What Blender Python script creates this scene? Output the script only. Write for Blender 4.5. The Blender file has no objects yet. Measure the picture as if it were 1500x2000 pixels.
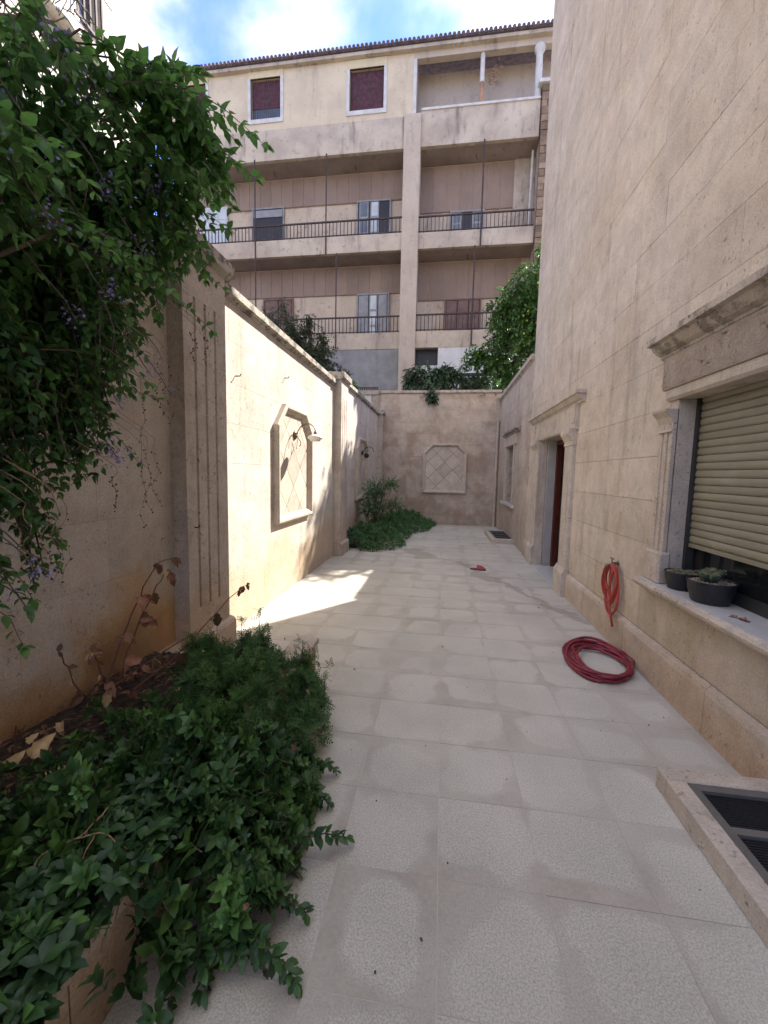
import bpy, math, random
import numpy as np
from mathutils import Vector, Matrix
random.seed(7); rng = np.random.default_rng(11)
S = bpy.context.scene
COL = S.collection

# ------------------------------------------------------------------ camera
CAM = Vector((0, 0, 1.5))
cam_right = Vector((0.98960243, 0.14222269, 0.02144153))
cam_up = Vector((-0.0347407, 0.09169621, 0.99518083))
cam_fwd = Vector((-0.13957118, 0.98557826, -0.0956837))
cd = bpy.data.cameras.new('camera'); cam = bpy.data.objects.new('camera', cd); COL.objects.link(cam)
m3 = Matrix((cam_right, cam_up, -cam_fwd)).transposed()
cam.matrix_world = Matrix.Translation(CAM) @ m3.to_4x4()
cd.sensor_fit = 'VERTICAL'; cd.sensor_height = 36; cd.lens = 36 * 790 / 2000
cd.clip_start = 0.02; cd.clip_end = 2000
S.camera = cam

# ------------------------------------------------------------------ light
SUN = Vector((.453, .596, .663)).normalized()
sl = bpy.data.lights.new('sun', 'SUN'); sl.energy = 2.5; sl.angle = math.radians(.55); sl.color = (1, .95, .87)
so = bpy.data.objects.new('sun', sl); COL.objects.link(so)
so.rotation_euler = (-SUN).to_track_quat('-Z', 'Y').to_euler()
S.view_settings.view_transform = 'Standard'; S.view_settings.look = 'None'
S.view_settings.gamma = 1; S.view_settings.exposure = 2.48
S.view_settings.use_curve_mapping = False

W = bpy.data.worlds.new('World'); S.world = W; W.use_nodes = True
wt = W.node_tree; wt.nodes.clear()
def wn(t, **k):
    n = wt.nodes.new(t)
    for a, b in k.items(): setattr(n, a, b)
    return n
sky = wn('ShaderNodeTexSky', sky_type='NISHITA', sun_disc=False, sun_elevation=math.asin(SUN.z),
         sun_rotation=math.atan2(SUN.x, SUN.y), dust_density=.3, ozone_density=2.6, air_density=1.0)
tc = wn('ShaderNodeTexCoord'); sp = wn('ShaderNodeSeparateXYZ'); wt.links.new(tc.outputs['Generated'], sp.inputs[0])
def wm(op, a, b=None, clamp=False):
    n = wn('ShaderNodeMath', operation=op, use_clamp=clamp)
    for i, v in enumerate((a, b)):
        if v is None: continue
        if isinstance(v, (int, float)): n.inputs[i].default_value = v
        else: wt.links.new(v, n.inputs[i])
    return n.outputs[0]
zz = wm('MAXIMUM', sp.outputs['Z'], .02); zz = wm('ADD', zz, .12)
cx = wm('DIVIDE', sp.outputs['X'], zz); cy = wm('DIVIDE', sp.outputs['Y'], zz)
cb = wn('ShaderNodeCombineXYZ'); wt.links.new(cx, cb.inputs[0]); wt.links.new(cy, cb.inputs[1])
cn = wn('ShaderNodeTexNoise'); cn.inputs['Scale'].default_value = 1.5; cn.inputs['Detail'].default_value = 8
cn.inputs['Roughness'].default_value = .52; cn.inputs['Distortion'].default_value = .25
mp = wn('ShaderNodeMapping'); mp.inputs['Location'].default_value = (3.55, 0.4, 0); wt.links.new(cb.outputs[0], mp.inputs[0])
wt.links.new(mp.outputs[0], cn.inputs['Vector'])
cr = wn('ShaderNodeMapRange', interpolation_type='SMOOTHSTEP'); wt.links.new(cn.outputs[0], cr.inputs[0])
cr.inputs[1].default_value = .44; cr.inputs[2].default_value = .62; cr.inputs[3].default_value = .04; cr.inputs[4].default_value = .92
cn2 = wn('ShaderNodeTexNoise'); cn2.inputs['Scale'].default_value = 4.0; cn2.inputs['Detail'].default_value = 5
wt.links.new(mp.outputs[0], cn2.inputs['Vector'])
cshade = wn('ShaderNodeMapRange'); wt.links.new(cn2.outputs[0], cshade.inputs[0])
cshade.inputs[1].default_value = .35; cshade.inputs[2].default_value = .65; cshade.inputs[3].default_value = 1.9; cshade.inputs[4].default_value = 4.9
ccol = wn('ShaderNodeCombineXYZ')
wt.links.new(cshade.outputs[0], ccol.inputs[0]); wt.links.new(wm('MULTIPLY', cshade.outputs[0], .985), ccol.inputs[1])
wt.links.new(wm('MULTIPLY', cshade.outputs[0], .93), ccol.inputs[2])
mx = wn('ShaderNodeMix', data_type='RGBA'); wt.links.new(cr.outputs[0], mx.inputs[0])
tint = wn('ShaderNodeMix', data_type='RGBA', blend_type='MULTIPLY'); tint.inputs[0].default_value = 1; tint.inputs[7].default_value = (.36, .46, .88, 1)
wt.links.new(sky.outputs[0], tint.inputs[6]); wt.links.new(tint.outputs[2], mx.inputs[6]); wt.links.new(ccol.outputs[0], mx.inputs[7])
bg = wn('ShaderNodeBackground'); bg.inputs[1].default_value = .12; wt.links.new(mx.outputs[2], bg.inputs[0])
wo = wn('ShaderNodeOutputWorld'); wt.links.new(bg.outputs[0], wo.inputs[0])

# ------------------------------------------------------------------ material helper
class M:
    def __init__(s, name):
        s.m = bpy.data.materials.new(name); s.m.use_nodes = True; s.t = s.m.node_tree
        s.t.nodes.clear()
        s.out = s.t.nodes.new('ShaderNodeOutputMaterial')
        s.b = s.t.nodes.new('ShaderNodeBsdfPrincipled'); s.t.links.new(s.b.outputs[0], s.out.inputs[0])
        s._pos = None
    def set(s, i, v):
        if isinstance(v, bpy.types.NodeSocket): s.t.links.new(v, i)
        elif isinstance(v, (tuple, list)) and len(v) == 3 and i.type == 'RGBA': i.default_value = (*v, 1)
        else: i.default_value = v
    def n(s, t, ins=None, **k):
        x = s.t.nodes.new(t)
        for a, b in k.items(): setattr(x, a, b)
        for a, b in (ins or {}).items(): s.set(x.inputs[a], b)
        return x
    def P(s, **k):
        for a, b in k.items(): s.set(s.b.inputs[a.replace('_', ' ')], b)
        return s
    @property
    def pos(s):
        if s._pos is None: s._pos = s.n('ShaderNodeNewGeometry').outputs['Position']
        return s._pos
    def vs(s, vec, sc, loc=(0, 0, 0)):
        return s.n('ShaderNodeMapping', {'Vector': vec, 'Scale': sc if isinstance(sc, tuple) else (sc,)*3, 'Location': loc}).outputs[0]
    def noise(s, sc=1., detail=4, rough=.55, vec=None, dist=0., loc=(0, 0, 0)):
        v = s.vs(vec if vec is not None else s.pos, sc, loc)
        return s.n('ShaderNodeTexNoise', {'Vector': v, 'Scale': 1., 'Detail': detail, 'Roughness': rough, 'Distortion': dist}).outputs[0]
    def voro(s, sc=1., vec=None, feat='F1'):
        v = s.vs(vec if vec is not None else s.pos, sc)
        return s.n('ShaderNodeTexVoronoi', {'Vector': v, 'Scale': 1.}, feature=feat).outputs[0]
    def rng(s, v, a, b, c=0., d=1., smooth=True):
        n = s.n('ShaderNodeMapRange', {0: v, 1: a, 2: b, 3: c, 4: d})
        if smooth: n.interpolation_type = 'SMOOTHSTEP'
        return n.outputs[0]
    def ma(s, op, a, b=0., c=0., clamp=False):
        n = s.n('ShaderNodeMath', {0: a, 1: b, 2: c}, operation=op, use_clamp=clamp)
        return n.outputs[0]
    def mix(s, f, a, b, mode='MIX'):
        n = s.n('ShaderNodeMix', data_type='RGBA', blend_type=mode)
        s.set(n.inputs[0], f); s.set(n.inputs[6], a); s.set(n.inputs[7], b); return n.outputs[2]
    def scale(s, col, f):
        n = s.n('ShaderNodeVectorMath', {0: col if isinstance(col, bpy.types.NodeSocket) else col}, operation='SCALE')
        s.set(n.inputs['Scale'], f); return n.outputs[0]
    def bump(s, h, st=.3, d=.01):
        s.set(s.b.inputs['Normal'], s.n('ShaderNodeBump', {'Height': h, 'Strength': st, 'Distance': d}).outputs[0])
    def orand(s): return s.n('ShaderNodeObjectInfo').outputs['Random']

def simple(name, col, rough=.6, metal=0., var=.12, sc=8., bump=.1, spec=.4):
    m = M(name); f = m.rng(m.noise(sc, 5), .3, .7, 1 - var, 1 + var)
    m.P(Base_Color=m.scale(col, f), Roughness=rough, Metallic=metal); m.b.inputs['Specular IOR Level'].default_value = spec
    if bump: m.bump(m.noise(sc * 6, 4), bump, .004)
    return m.m

def limestone(name, c1=(.44, .37, .29), c2=(.36, .285, .21), rust=0., zr=1.0, pits=.6, streak=.5, rough_bump=.35,
              blockvar=.05, lichen=0., brown=.0, zbase=0., green=0.):
    m = M(name); P = m.pos
    big = m.noise(1.1, 5, .6)
    col = m.mix(m.rng(big, .35, .65), c1, c2)
    # vertical runs of dirt
    st = m.noise((5.5, 5.5, .55), 6, .62)
    col = m.mix(m.ma('MULTIPLY', m.rng(st, .54, .74), streak), col, (.21, .175, .14))
    wash = m.noise((2.2, 2.2, .9), 4, .6, loc=(7, 3, 1))
    col = m.mix(m.ma('MULTIPLY', m.rng(wash, .5, .7), .35), col, (.5, .45, .38))
    sep = m.n('ShaderNodeSeparateXYZ', {0: P})
    spk = m.noise((15., 15., 8.), 5, .7, loc=(6, 2, 7))
    col = m.mix(m.ma('MULTIPLY', m.rng(spk, .57, .70), m.ma('MULTIPLY', m.rng(m.noise(2.1, 3, .6, loc=(2, 8, 4)), .42, .6), .5)), col, (.20, .165, .13))
    col = m.scale(col, m.rng(m.noise(6.5, 5, .7, loc=(9, 9, 1)), .3, .7, .88, 1.11))
    if brown:
        bb = m.noise(1.7, 6, .6, loc=(4, 9, 2), dist=.6)
        hz = m.rng(sep.outputs[2], 0., 3.2, .07, -.05)
        col = m.mix(m.ma('MULTIPLY', m.rng(m.ma('ADD', bb, hz), .43, .66), brown), col, (.28, .19, .125))
    if rust:
        rn = m.noise((1.6, 1.6, 1.3), 6, .62, loc=(2, 5, 8))
        h = m.ma('ADD', m.rng(sep.outputs[2], zbase, zbase + zr, 1., 0., smooth=False), m.ma('MULTIPLY', m.ma('SUBTRACT', rn, .5), 1.5))
        near = m.rng(sep.outputs[1], 2.5, 3.6, 1., .42)
        col = m.mix(m.ma('MULTIPLY', m.ma('MULTIPLY', m.rng(h, .15, .62), min(1, rust)), near), col, (.50, .31, .145))
        near2 = m.rng(sep.outputs[1], 1.6, 2.9, 1., 0.)
        col = m.mix(m.ma('MULTIPLY', m.ma('MULTIPLY', m.rng(h, .44, .88), min(1, rust) * .95), near2), col, (.19, .08, .03))
    if green:
        gn = m.noise((2.5, 2.5, .8), 5, .6, loc=(12, 5, 3))
        h = m.ma('ADD', m.rng(sep.outputs[2], 0, 1.6, .12, -.12, smooth=False), gn)
        col = m.mix(m.ma('MULTIPLY', m.rng(h, .5, .68), green), col, (.33, .27, .13))
    # pits and specks
    pn = m.noise(38., 3, .6); pm = m.rng(pn, .60, .68)
    pmask = m.rng(m.noise(3., 3, .6, loc=(1, 1, 9)), .42, .62)
    pf = m.ma('MULTIPLY', pm, m.ma('MULTIPLY', pmask, pits))
    col = m.mix(pf, col, (.15, .12, .09))
    fine = m.noise(90., 4, .7)
    col = m.scale(col, m.rng(fine, .3, .7, .86, 1.14))
    if lichen:
        ln = m.noise((7., 7., 9.), 7, .7, loc=(3, 3, 3))
        col = m.mix(m.ma('MULTIPLY', m.rng(ln, .47, .58), lichen), col, (.055, .05, .045))
    col = m.scale(col, m.rng(m.orand(), 0, 1, 1 - blockvar, 1 + blockvar, smooth=False))
    hb = m.ma('ADD', m.ma('MULTIPLY', fine, .6), m.ma('MULTIPLY', m.noise(26., 5, .65), 1.0))
    hb = m.ma('SUBTRACT', hb, m.ma('MULTIPLY', pf, .8))
    m.P(Base_Color=col, Roughness=.85); m.b.inputs['Specular IOR Level'].default_value = .25
    m.bump(hb, rough_bump, .012)
    return m.m

MAT = {}
MAT['stone_right'] = limestone('limestone house wall', (.56, .48, .385), (.50, .415, .32), streak=.42, pits=.6, green=.35, rust=.25, zr=.55)
MAT['stone_plinth'] = limestone('limestone plinth', (.50, .42, .335), (.44, .36, .275), rust=.35, zr=.4, pits=.6, streak=.35)
MAT['stone_low'] = limestone('limestone low wing', (.49, .42, .34), (.42, .34, .265), streak=.8, pits=.7, brown=.3)
MAT['stone_left'] = limestone('limestone garden wall', (.56, .51, .44), (.49, .43, .355), rust=.95, zr=1.05, pits=.6, streak=.3)
MAT['stone_back'] = limestone('limestone back wall', (.50, .42, .34), (.44, .36, .28), brown=.6, streak=.3, pits=.6, blockvar=.06)
MAT['stone_trim'] = limestone('carved limestone trim', (.52, .45, .365), (.45, .375, .295), streak=.45, pits=.7, blockvar=.05)
MAT['stone_panel'] = limestone('niche panel stone', (.52, .45, .37), (.46, .39, .31), streak=.2, pits=.3, blockvar=.13)
MAT['stone_rough'] = limestone('bush hammered frieze', (.50, .41, .33), (.42, .33, .255), streak=.5, pits=1.0, rough_bump=2.0)
MAT['stone_flute'] = limestone('fluted pilaster stone', (.53, .47, .40), (.46, .39, .32), streak=.5, pits=.9, lichen=.1, rust=.45, zr=.9)
MAT['coping'] = limestone('weathered coping', (.47, .42, .35), (.38, .33, .27), streak=.6, pits=1., lichen=.75, rough_bump=.7)
MAT['coping_hood'] = limestone('stained hood stone', (.50, .43, .35), (.42, .35, .28), streak=.7, pits=1., lichen=.5, rough_bump=.8)
MAT['coping_light'] = limestone('lightly weathered coping', (.50, .43, .35), (.44, .37, .29), streak=.6, pits=.8, lichen=.3)
MAT['mortar'] = simple('joint mortar', (.37, .31, .25), .95, var=.2)
MAT['joint_dark'] = simple('dark panel joint', (.13, .10, .075), .95)  # darkened so the grooves between the niche tiles show
MAT['sill'] = simple('marble sill', (.50, .49, .46), .35, var=.08, sc=14, bump=.04)
MAT['plaster_in'] = simple('interior plaster', (.35, .33, .30), .9)
MAT['soil'] = simple('dark planting soil', (.045, .03, .022), 1., var=.5, sc=30, bump=1.)
MAT['wood'] = simple('dark red wood frame', (.085, .022, .015), .35, var=.25, sc=12)
MAT['black'] = simple('black steel and dark openings', (.02, .02, .02), .5)  # real black steel; also painted in for the darkness of openings and holes
MAT['frame_dark'] = simple('dark window frame', (.03, .03, .028), .4)
MAT['pot'] = simple('black plastic pot', (.018, .018, .02), .45, var=.1)
MAT['gravel'] = simple('pot gravel', (.16, .12, .09), .9, var=.5, sc=60, bump=.6)
MAT['pebble'] = simple('brown pebble', (.22, .17, .13), .8, var=.4, sc=30)
MAT['cactus'] = simple('cactus skin', (.05, .085, .045), .6, var=.4, sc=50, bump=.5)
MAT['spine'] = simple('cactus spines', (.24, .24, .13), .7)
MAT['hose_floor'] = simple('deep red garden hose', (.20, .022, .034), .5, var=.3, sc=22)
MAT['hose_wall'] = simple('faded red garden hose', (.36, .045, .03), .42, var=.15, sc=5)
MAT['tap'] = simple('worn brass tap', (.28, .25, .19), .35, metal=.9)
MAT['pipe'] = simple('painted drain pipe', (.46, .37, .28), .6, var=.1)
MAT['grate_frame'] = simple('grey steel frame', (.17, .165, .15), .5, metal=.4)
MAT['grate'] = simple('dark steel grating', (.045, .047, .05), .5, metal=.5)
MAT['slipper'] = simple('red rubber slipper', (.34, .05, .055), .55)
MAT['slipper_sole'] = simple('worn dark slipper sole', (.10, .06, .055), .8)
MAT['bronze'] = simple('aged bronze lamp', (.16, .12, .075), .5, metal=.5, var=.3)
MAT['iron'] = simple('rusted black iron', (.03, .026, .022), .6, metal=.3)
MAT['shade'] = simple('white glass lamp shade', (.75, .72, .62), .3, var=.04)
MAT['dryleaf_red'] = simple('dried red brown leaf', (.27, .13, .075), .7, var=.35, sc=14)
MAT['dryleaf_pale'] = simple('dried pale leaf', (.50, .36, .18), .7, var=.25, sc=14)
MAT['dryleaf_brown'] = simple('withered brown leaf', (.16, .085, .045), .8, var=.3, sc=14)
MAT['stem_red'] = simple('dry red stem', (.11, .045, .028), .8)
MAT['twig'] = simple('bare pale twig', (.27, .17, .10), .85)
MAT['bark'] = simple('grey brown bark', (.10, .075, .055), .95, var=.35, sc=14, bump=.7)
MAT['purple'] = simple('purple blossom', (.25, .19, .42), .7, var=.25, sc=40)
MAT['berry'] = simple('dark berry', (.05, .035, .02), .5)
MAT['ground'] = simple('bare ground', (.20, .17, .13), 1., var=.25, sc=1.5, bump=.3)
MAT['orange'] = simple('small citrus fruit', (.30, .36, .06), .5)

def leafmat(name, base, tip, trans=.25, rough=.4, spec=.4, hue=.0):
    m = M(name)
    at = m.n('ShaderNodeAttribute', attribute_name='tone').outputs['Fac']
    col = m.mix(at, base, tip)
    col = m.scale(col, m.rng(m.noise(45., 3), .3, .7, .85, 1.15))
    m.P(Base_Color=col, Roughness=rough); m.b.inputs['Specular IOR Level'].default_value = spec
    tr = m.n('ShaderNodeBsdfTranslucent'); m.set(tr.inputs['Color'], m.scale(col, 1.5))
    ms = m.n('ShaderNodeMixShader', {0: trans}); m.t.links.new(m.b.outputs[0], ms.inputs[1]); m.t.links.new(tr.outputs[0], ms.inputs[2])
    m.t.links.new(ms.outputs[0], m.out.inputs[0])
    return m.m
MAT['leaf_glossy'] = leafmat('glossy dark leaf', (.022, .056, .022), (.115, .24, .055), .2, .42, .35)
MAT['leaf_fern'] = leafmat('fine feathery leaf', (.04, .095, .036), (.16, .30, .07), .3, .6, .25)
MAT['leaf_vine'] = leafmat('overhanging shrub leaf', (.036, .085, .03), (.14, .30, .06), .45, .42, .35)
MAT['leaf_citrus'] = leafmat('citrus leaf', (.028, .075, .02), (.12, .25, .045), .3, .35, .5)
MAT['leaf_loquat'] = leafmat('long loquat leaf', (.03, .06, .03), (.10, .15, .07), .2, .5, .35)
MAT['leaf_grey'] = leafmat('grey green leaf', (.035, .06, .03), (.09, .12, .055), .25, .6, .25)
MAT['needle'] = leafmat('grey green needle', (.12, .13, .105), (.24, .25, .20), .2, .8, .1)
MAT['leaf_far'] = leafmat('small bed leaf', (.05, .12, .05), (.15, .29, .09), .25, .55, .3)

def facade(name, c1, c2, streak=.4, sc=1., grime=.25, gc=(.16, .12, .10), block=.03):
    m = M(name)
    col = m.mix(m.rng(m.noise(.9 * sc, 6, .62), .32, .68), c1, c2)
    col = m.mix(m.ma('MULTIPLY', m.rng(m.noise((2.6 * sc, 2.6 * sc, .5 * sc), 7, .66), .52, .7), streak), col, gc)
    col = m.mix(m.ma('MULTIPLY', m.rng(m.noise(4. * sc, 7, .7, loc=(5, 1, 2)), .56, .66), grime), col, gc)
    col = m.scale(col, m.rng(m.noise(30., 4, .7), .3, .7, .93, 1.07))
    col = m.scale(col, m.rng(m.orand(), 0, 1, 1 - block, 1 + block, smooth=False))
    m.P(Base_Color=col, Roughness=.9); m.b.inputs['Specular IOR Level'].default_value = .2
    m.bump(m.noise(14., 6, .7), .4, .02)
    return m.m
MAT['f_cream'] = facade('cream painted render', (.57, .47, .32), (.48, .39, .27), .25)
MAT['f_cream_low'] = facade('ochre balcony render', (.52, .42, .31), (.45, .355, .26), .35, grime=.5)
MAT['f_band'] = facade('weathered render band', (.50, .42, .315), (.37, .30, .23), .75, grime=.55)
MAT['f_panel'] = facade('brown render panel', (.275, .20, .155), (.235, .17, .13), .15, grime=.1, block=.07)
MAT['f_joint'] = facade('pale panel joint', (.38, .28, .22), (.36, .26, .2), .1)
MAT['f_ceil'] = facade('dark brown balcony ceiling', (.30, .24, .20), (.22, .17, .145), .3, sc=.7, grime=.5)  # darker brown than the walls, with streaks and blotches
MAT['f_mauve'] = facade('mauve loggia render', (.44, .37, .30), (.40, .33, .27), .2)
MAT['f_pillar'] = facade('pillar render', (.46, .38, .29), (.40, .325, .245), .4)
MAT['f_grey'] = facade('grey cement render', (.27, .265, .25), (.20, .195, .185), .3, sc=2., grime=.3)
MAT['f_white'] = facade('whitewashed wall', (.62, .60, .56), (.52, .50, .46), .3, grime=.3)
MAT['f_left'] = facade('pale cream tower render', (.74, .69, .59), (.66, .60, .50), .2)
MAT['f_lintel'] = facade('yellow lintel', (.56, .47, .29), (.50, .41, .26), .15)
MAT['f_quoin'] = facade('brown rubble stone', (.26, .18, .12), (.17, .12, .08), .4, sc=4., grime=.6, block=.3)
MAT['f_whitefr'] = simple('white window frame', (.50, .47, .42), .6, var=.12, sc=4)
MAT['f_greyfr'] = simple('grey painted shutter', (.24, .24, .235), .6, var=.15, sc=4)
MAT['f_brownfr'] = simple('brown wooden shutter', (.155, .085, .065), .6, var=.2, sc=4)
MAT['f_maroon'] = simple('maroon curtain', (.10, .035, .045), .8, var=.35, sc=(7))
MAT['f_rail'] = simple('rusty balcony railing', (.055, .035, .03), .7, var=.3, sc=6)
MAT['f_roof'] = simple('dark clay roof tile', (.12, .08, .07), .85, var=.35, sc=5)
MAT['f_glass'] = simple('dim window glass', (.10, .115, .125), .12, var=.15, sc=3, spec=.6, bump=0)
MAT['f_glassblock'] = simple('pale glass pane', (.45, .48, .48), .35, var=.15, sc=2)
MAT['f_rust'] = simple('rust stained post', (.32, .18, .11), .8, var=.3, sc=5)
MAT['gate'] = simple('dark green gate', (.02, .045, .035), .5)

def glassmat():
    m = M('dark door glass'); m.P(Base_Color=(.012, .013, .014), Roughness=.06); m.b.inputs['Specular IOR Level'].default_value = .6
    return m.m
MAT['glass'] = glassmat()
def shutmat():
    m = M('olive roller slat ')
    z = m.n('ShaderNodeTexCoord').outputs['Object']
    col = m.mix(m.rng(m.noise((1., 1.5, 14.), 4), .35, .65), (.235, .215, .145), (.20, .18, .12))
    col = m.mix(m.ma('MULTIPLY', m.rng(m.noise(6., 6, .7), .5, .7), .35), col, (.30, .27, .20))
    m.P(Base_Color=m.scale(col, m.rng(m.orand(), 0, 1, .93, 1.07)), Roughness=.5)
    m.bump(m.noise(40., 4), .08, .003); return m.m
MAT['slat'] = shutmat()

def tilemat():
    m = M('speckled terrazzo paving')
    ob = m.n('ShaderNodeTexCoord').outputs['Object']; r = m.orand()
    sp = m.n('ShaderNodeSeparateXYZ', {0: ob})
    r2 = m.ma('FRACT', m.ma('MULTIPLY', r, 17.3)); r3 = m.ma('FRACT', m.ma('MULTIPLY', r, 41.7))
    ox = m.rng(r2, 0, 1, -.045, .045, smooth=False); oy = m.rng(r3, 0, 1, -.045, .045, smooth=False)
    ex = m.ma('DIVIDE', m.ma('ABSOLUTE', sp.outputs[0]), .182); ey = m.ma('DIVIDE', m.ma('ABSOLUTE', sp.outputs[1]), .182)
    ax = m.ma('DIVIDE', m.ma('ABSOLUTE', m.ma('ADD', sp.outputs[0], ox)), .182); ay = m.ma('DIVIDE', m.ma('ABSOLUTE', m.ma('ADD', sp.outputs[1], oy)), .182)
    d = m.ma('POWER', m.ma('ADD', m.ma('POWER', ax, 4.5), m.ma('POWER', ay, 4.5)), 1 / 4.5)
    w = m.noise(4.6, 2, .5, loc=(3, 3, 3)); w2 = m.noise(1.15, 3, .5)
    d = m.ma('ADD', d, m.ma('MULTIPLY', m.ma('SUBTRACT', w, .5), 1.1))
    d = m.ma('ADD', d, m.ma('MULTIPLY', m.ma('SUBTRACT', w2, .5), 2.0))
    d = m.ma('ADD', d, m.rng(r, 0, 1, -.30, .14, smooth=False))
    dirty = m.ma('MULTIPLY', m.rng(d, .78, 1.02), m.rng(m.noise(1.7, 3, .5, loc=(9, 1, 0)), .35, .6, .45, .95))
    clean = m.mix(m.rng(m.noise(2.0, 3), .35, .65), (.52, .487, .408), (.46, .432, .363))
    speck = m.noise(140., 3, .8); dark = m.rng(speck, .56, .66)
    clean = m.mix(m.ma('MULTIPLY', dark, .42), clean, (.15, .145, .14))
    clean = m.scale(clean, m.rng(m.noise(160., 2, .6, loc=(4, 4, 4)), .35, .65, .85, 1.17))
    dirt = m.mix(m.rng(m.noise(5., 5, .6), .35, .65), (.445, .405, .335), (.385, .35, .285))
    dirt = m.mix(m.ma('MULTIPLY', dark, .16), dirt, (.18, .16, .13))
    dirt = m.scale(dirt, m.rng(m.noise(60., 4, .7), .3, .7, .93, 1.07))
    col = m.mix(dirty, clean, dirt)
    rim = m.ma('SUBTRACT', m.rng(d, .76, .83), m.rng(d, .87, 1.0))
    col = m.mix(m.ma('MULTIPLY', rim, .10), col, (.26, .235, .195))
    # flat worn edges of the tile
    e = m.ma('MAXIMUM', ex, ey); col = m.mix(m.ma('MULTIPLY', m.rng(e, 1.035, 1.07), .35), col, (.44, .40, .34))
    # broad stains, and the run of dried water
    P = m.pos; q = m.n('ShaderNodeSeparateXYZ', {0: P})
    wob = m.ma('MULTIPLY', m.ma('SUBTRACT', m.noise(1.9, 5, .65), .5), .55)
    def seg(x0, y0, x1, y1, wd):
        L2 = (x1-x0)**2 + (y1-y0)**2
        px = m.ma('ADD', m.ma('SUBTRACT', q.outputs[0], x0), wob); py = m.ma('ADD', m.ma('SUBTRACT', q.outputs[1], y0), wob)
        t = m.ma('ADD', m.ma('MULTIPLY', px, (x1-x0)/L2), m.ma('MULTIPLY', py, (y1-y0)/L2), clamp=True)
        dx = m.ma('SUBTRACT', px, m.ma('MULTIPLY', t, x1-x0)); dy = m.ma('SUBTRACT', py, m.ma('MULTIPLY', t, y1-y0))
        dd = m.ma('SQRT', m.ma('ADD', m.ma('MULTIPLY', dx, dx), m.ma('MULTIPLY', dy, dy)))
        return m.rng(dd, wd * .55, wd, 1, 0)
    segs = [(-.55, 7.9, -.25, 7.3, .24), (-.25, 7.3, .35, 7.0, .05), (.35, 7.0, .62, 6.2, .07), (.62, 6.2, .8, 5.9, .16), (.8, 5.9, 1.2, 5.0, .07), (1.2, 5.0, 1.5, 4.3, .09)]
    sm = None
    for a in segs:
        k = seg(*a); sm = k if sm is None else m.ma('MAXIMUM', sm, k)
    col = m.mix(m.ma('MULTIPLY', sm, .5), col, (.23, .19, .14))
    nb = m.noise(.55, 3, .5, loc=(8, 2, 0)); col = m.scale(col, m.rng(nb, .3, .7, .93, 1.06))
    m.P(Base_Color=col, Roughness=m.rng(speck, .3, .7, .62, .8)); m.b.inputs['Specular IOR Level'].default_value = .3
    m.bump(m.ma('ADD', m.ma('MULTIPLY', m.ma('SUBTRACT', 1., dirty), speck), m.noise(9., 3)), .25, .004)
    return m.m
MAT['tile'] = tilemat()
MAT['grout'] = simple('sandy grout', (.50, .455, .385), .95, var=.12, sc=10)

# ------------------------------------------------------------------ object helpers
WL = {}
def tag(o, label=None, cat=None, group=None, kind=None):
    if label: o['label'] = label
    if cat: o['category'] = cat
    if group: o['group'] = group
    if kind: o['kind'] = kind
    return o
def thing(name, loc, label, cat, group=None):
    o = bpy.data.objects.new(name, None); COL.objects.link(o); o.location = loc; WL[o.name] = Vector(loc)
    o.empty_display_size = .1
    return tag(o, label, cat, group)
def link(name, me, mat, parent=None, origin=None):
    """me holds world coordinates minus origin; the object sits at origin."""
    o = bpy.data.objects.new(name, me); COL.objects.link(o)
    org = Vector(origin) if origin is not None else (WL[parent.name] if parent else Vector((0, 0, 0)))
    o.location = org - (WL[parent.name] if parent else Vector((0, 0, 0)))
    if parent: o.parent = parent
    WL[o.name] = org
    if mat is not None and not me.materials: me.materials.append(MAT[mat] if isinstance(mat, str) else mat)
    return o

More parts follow.
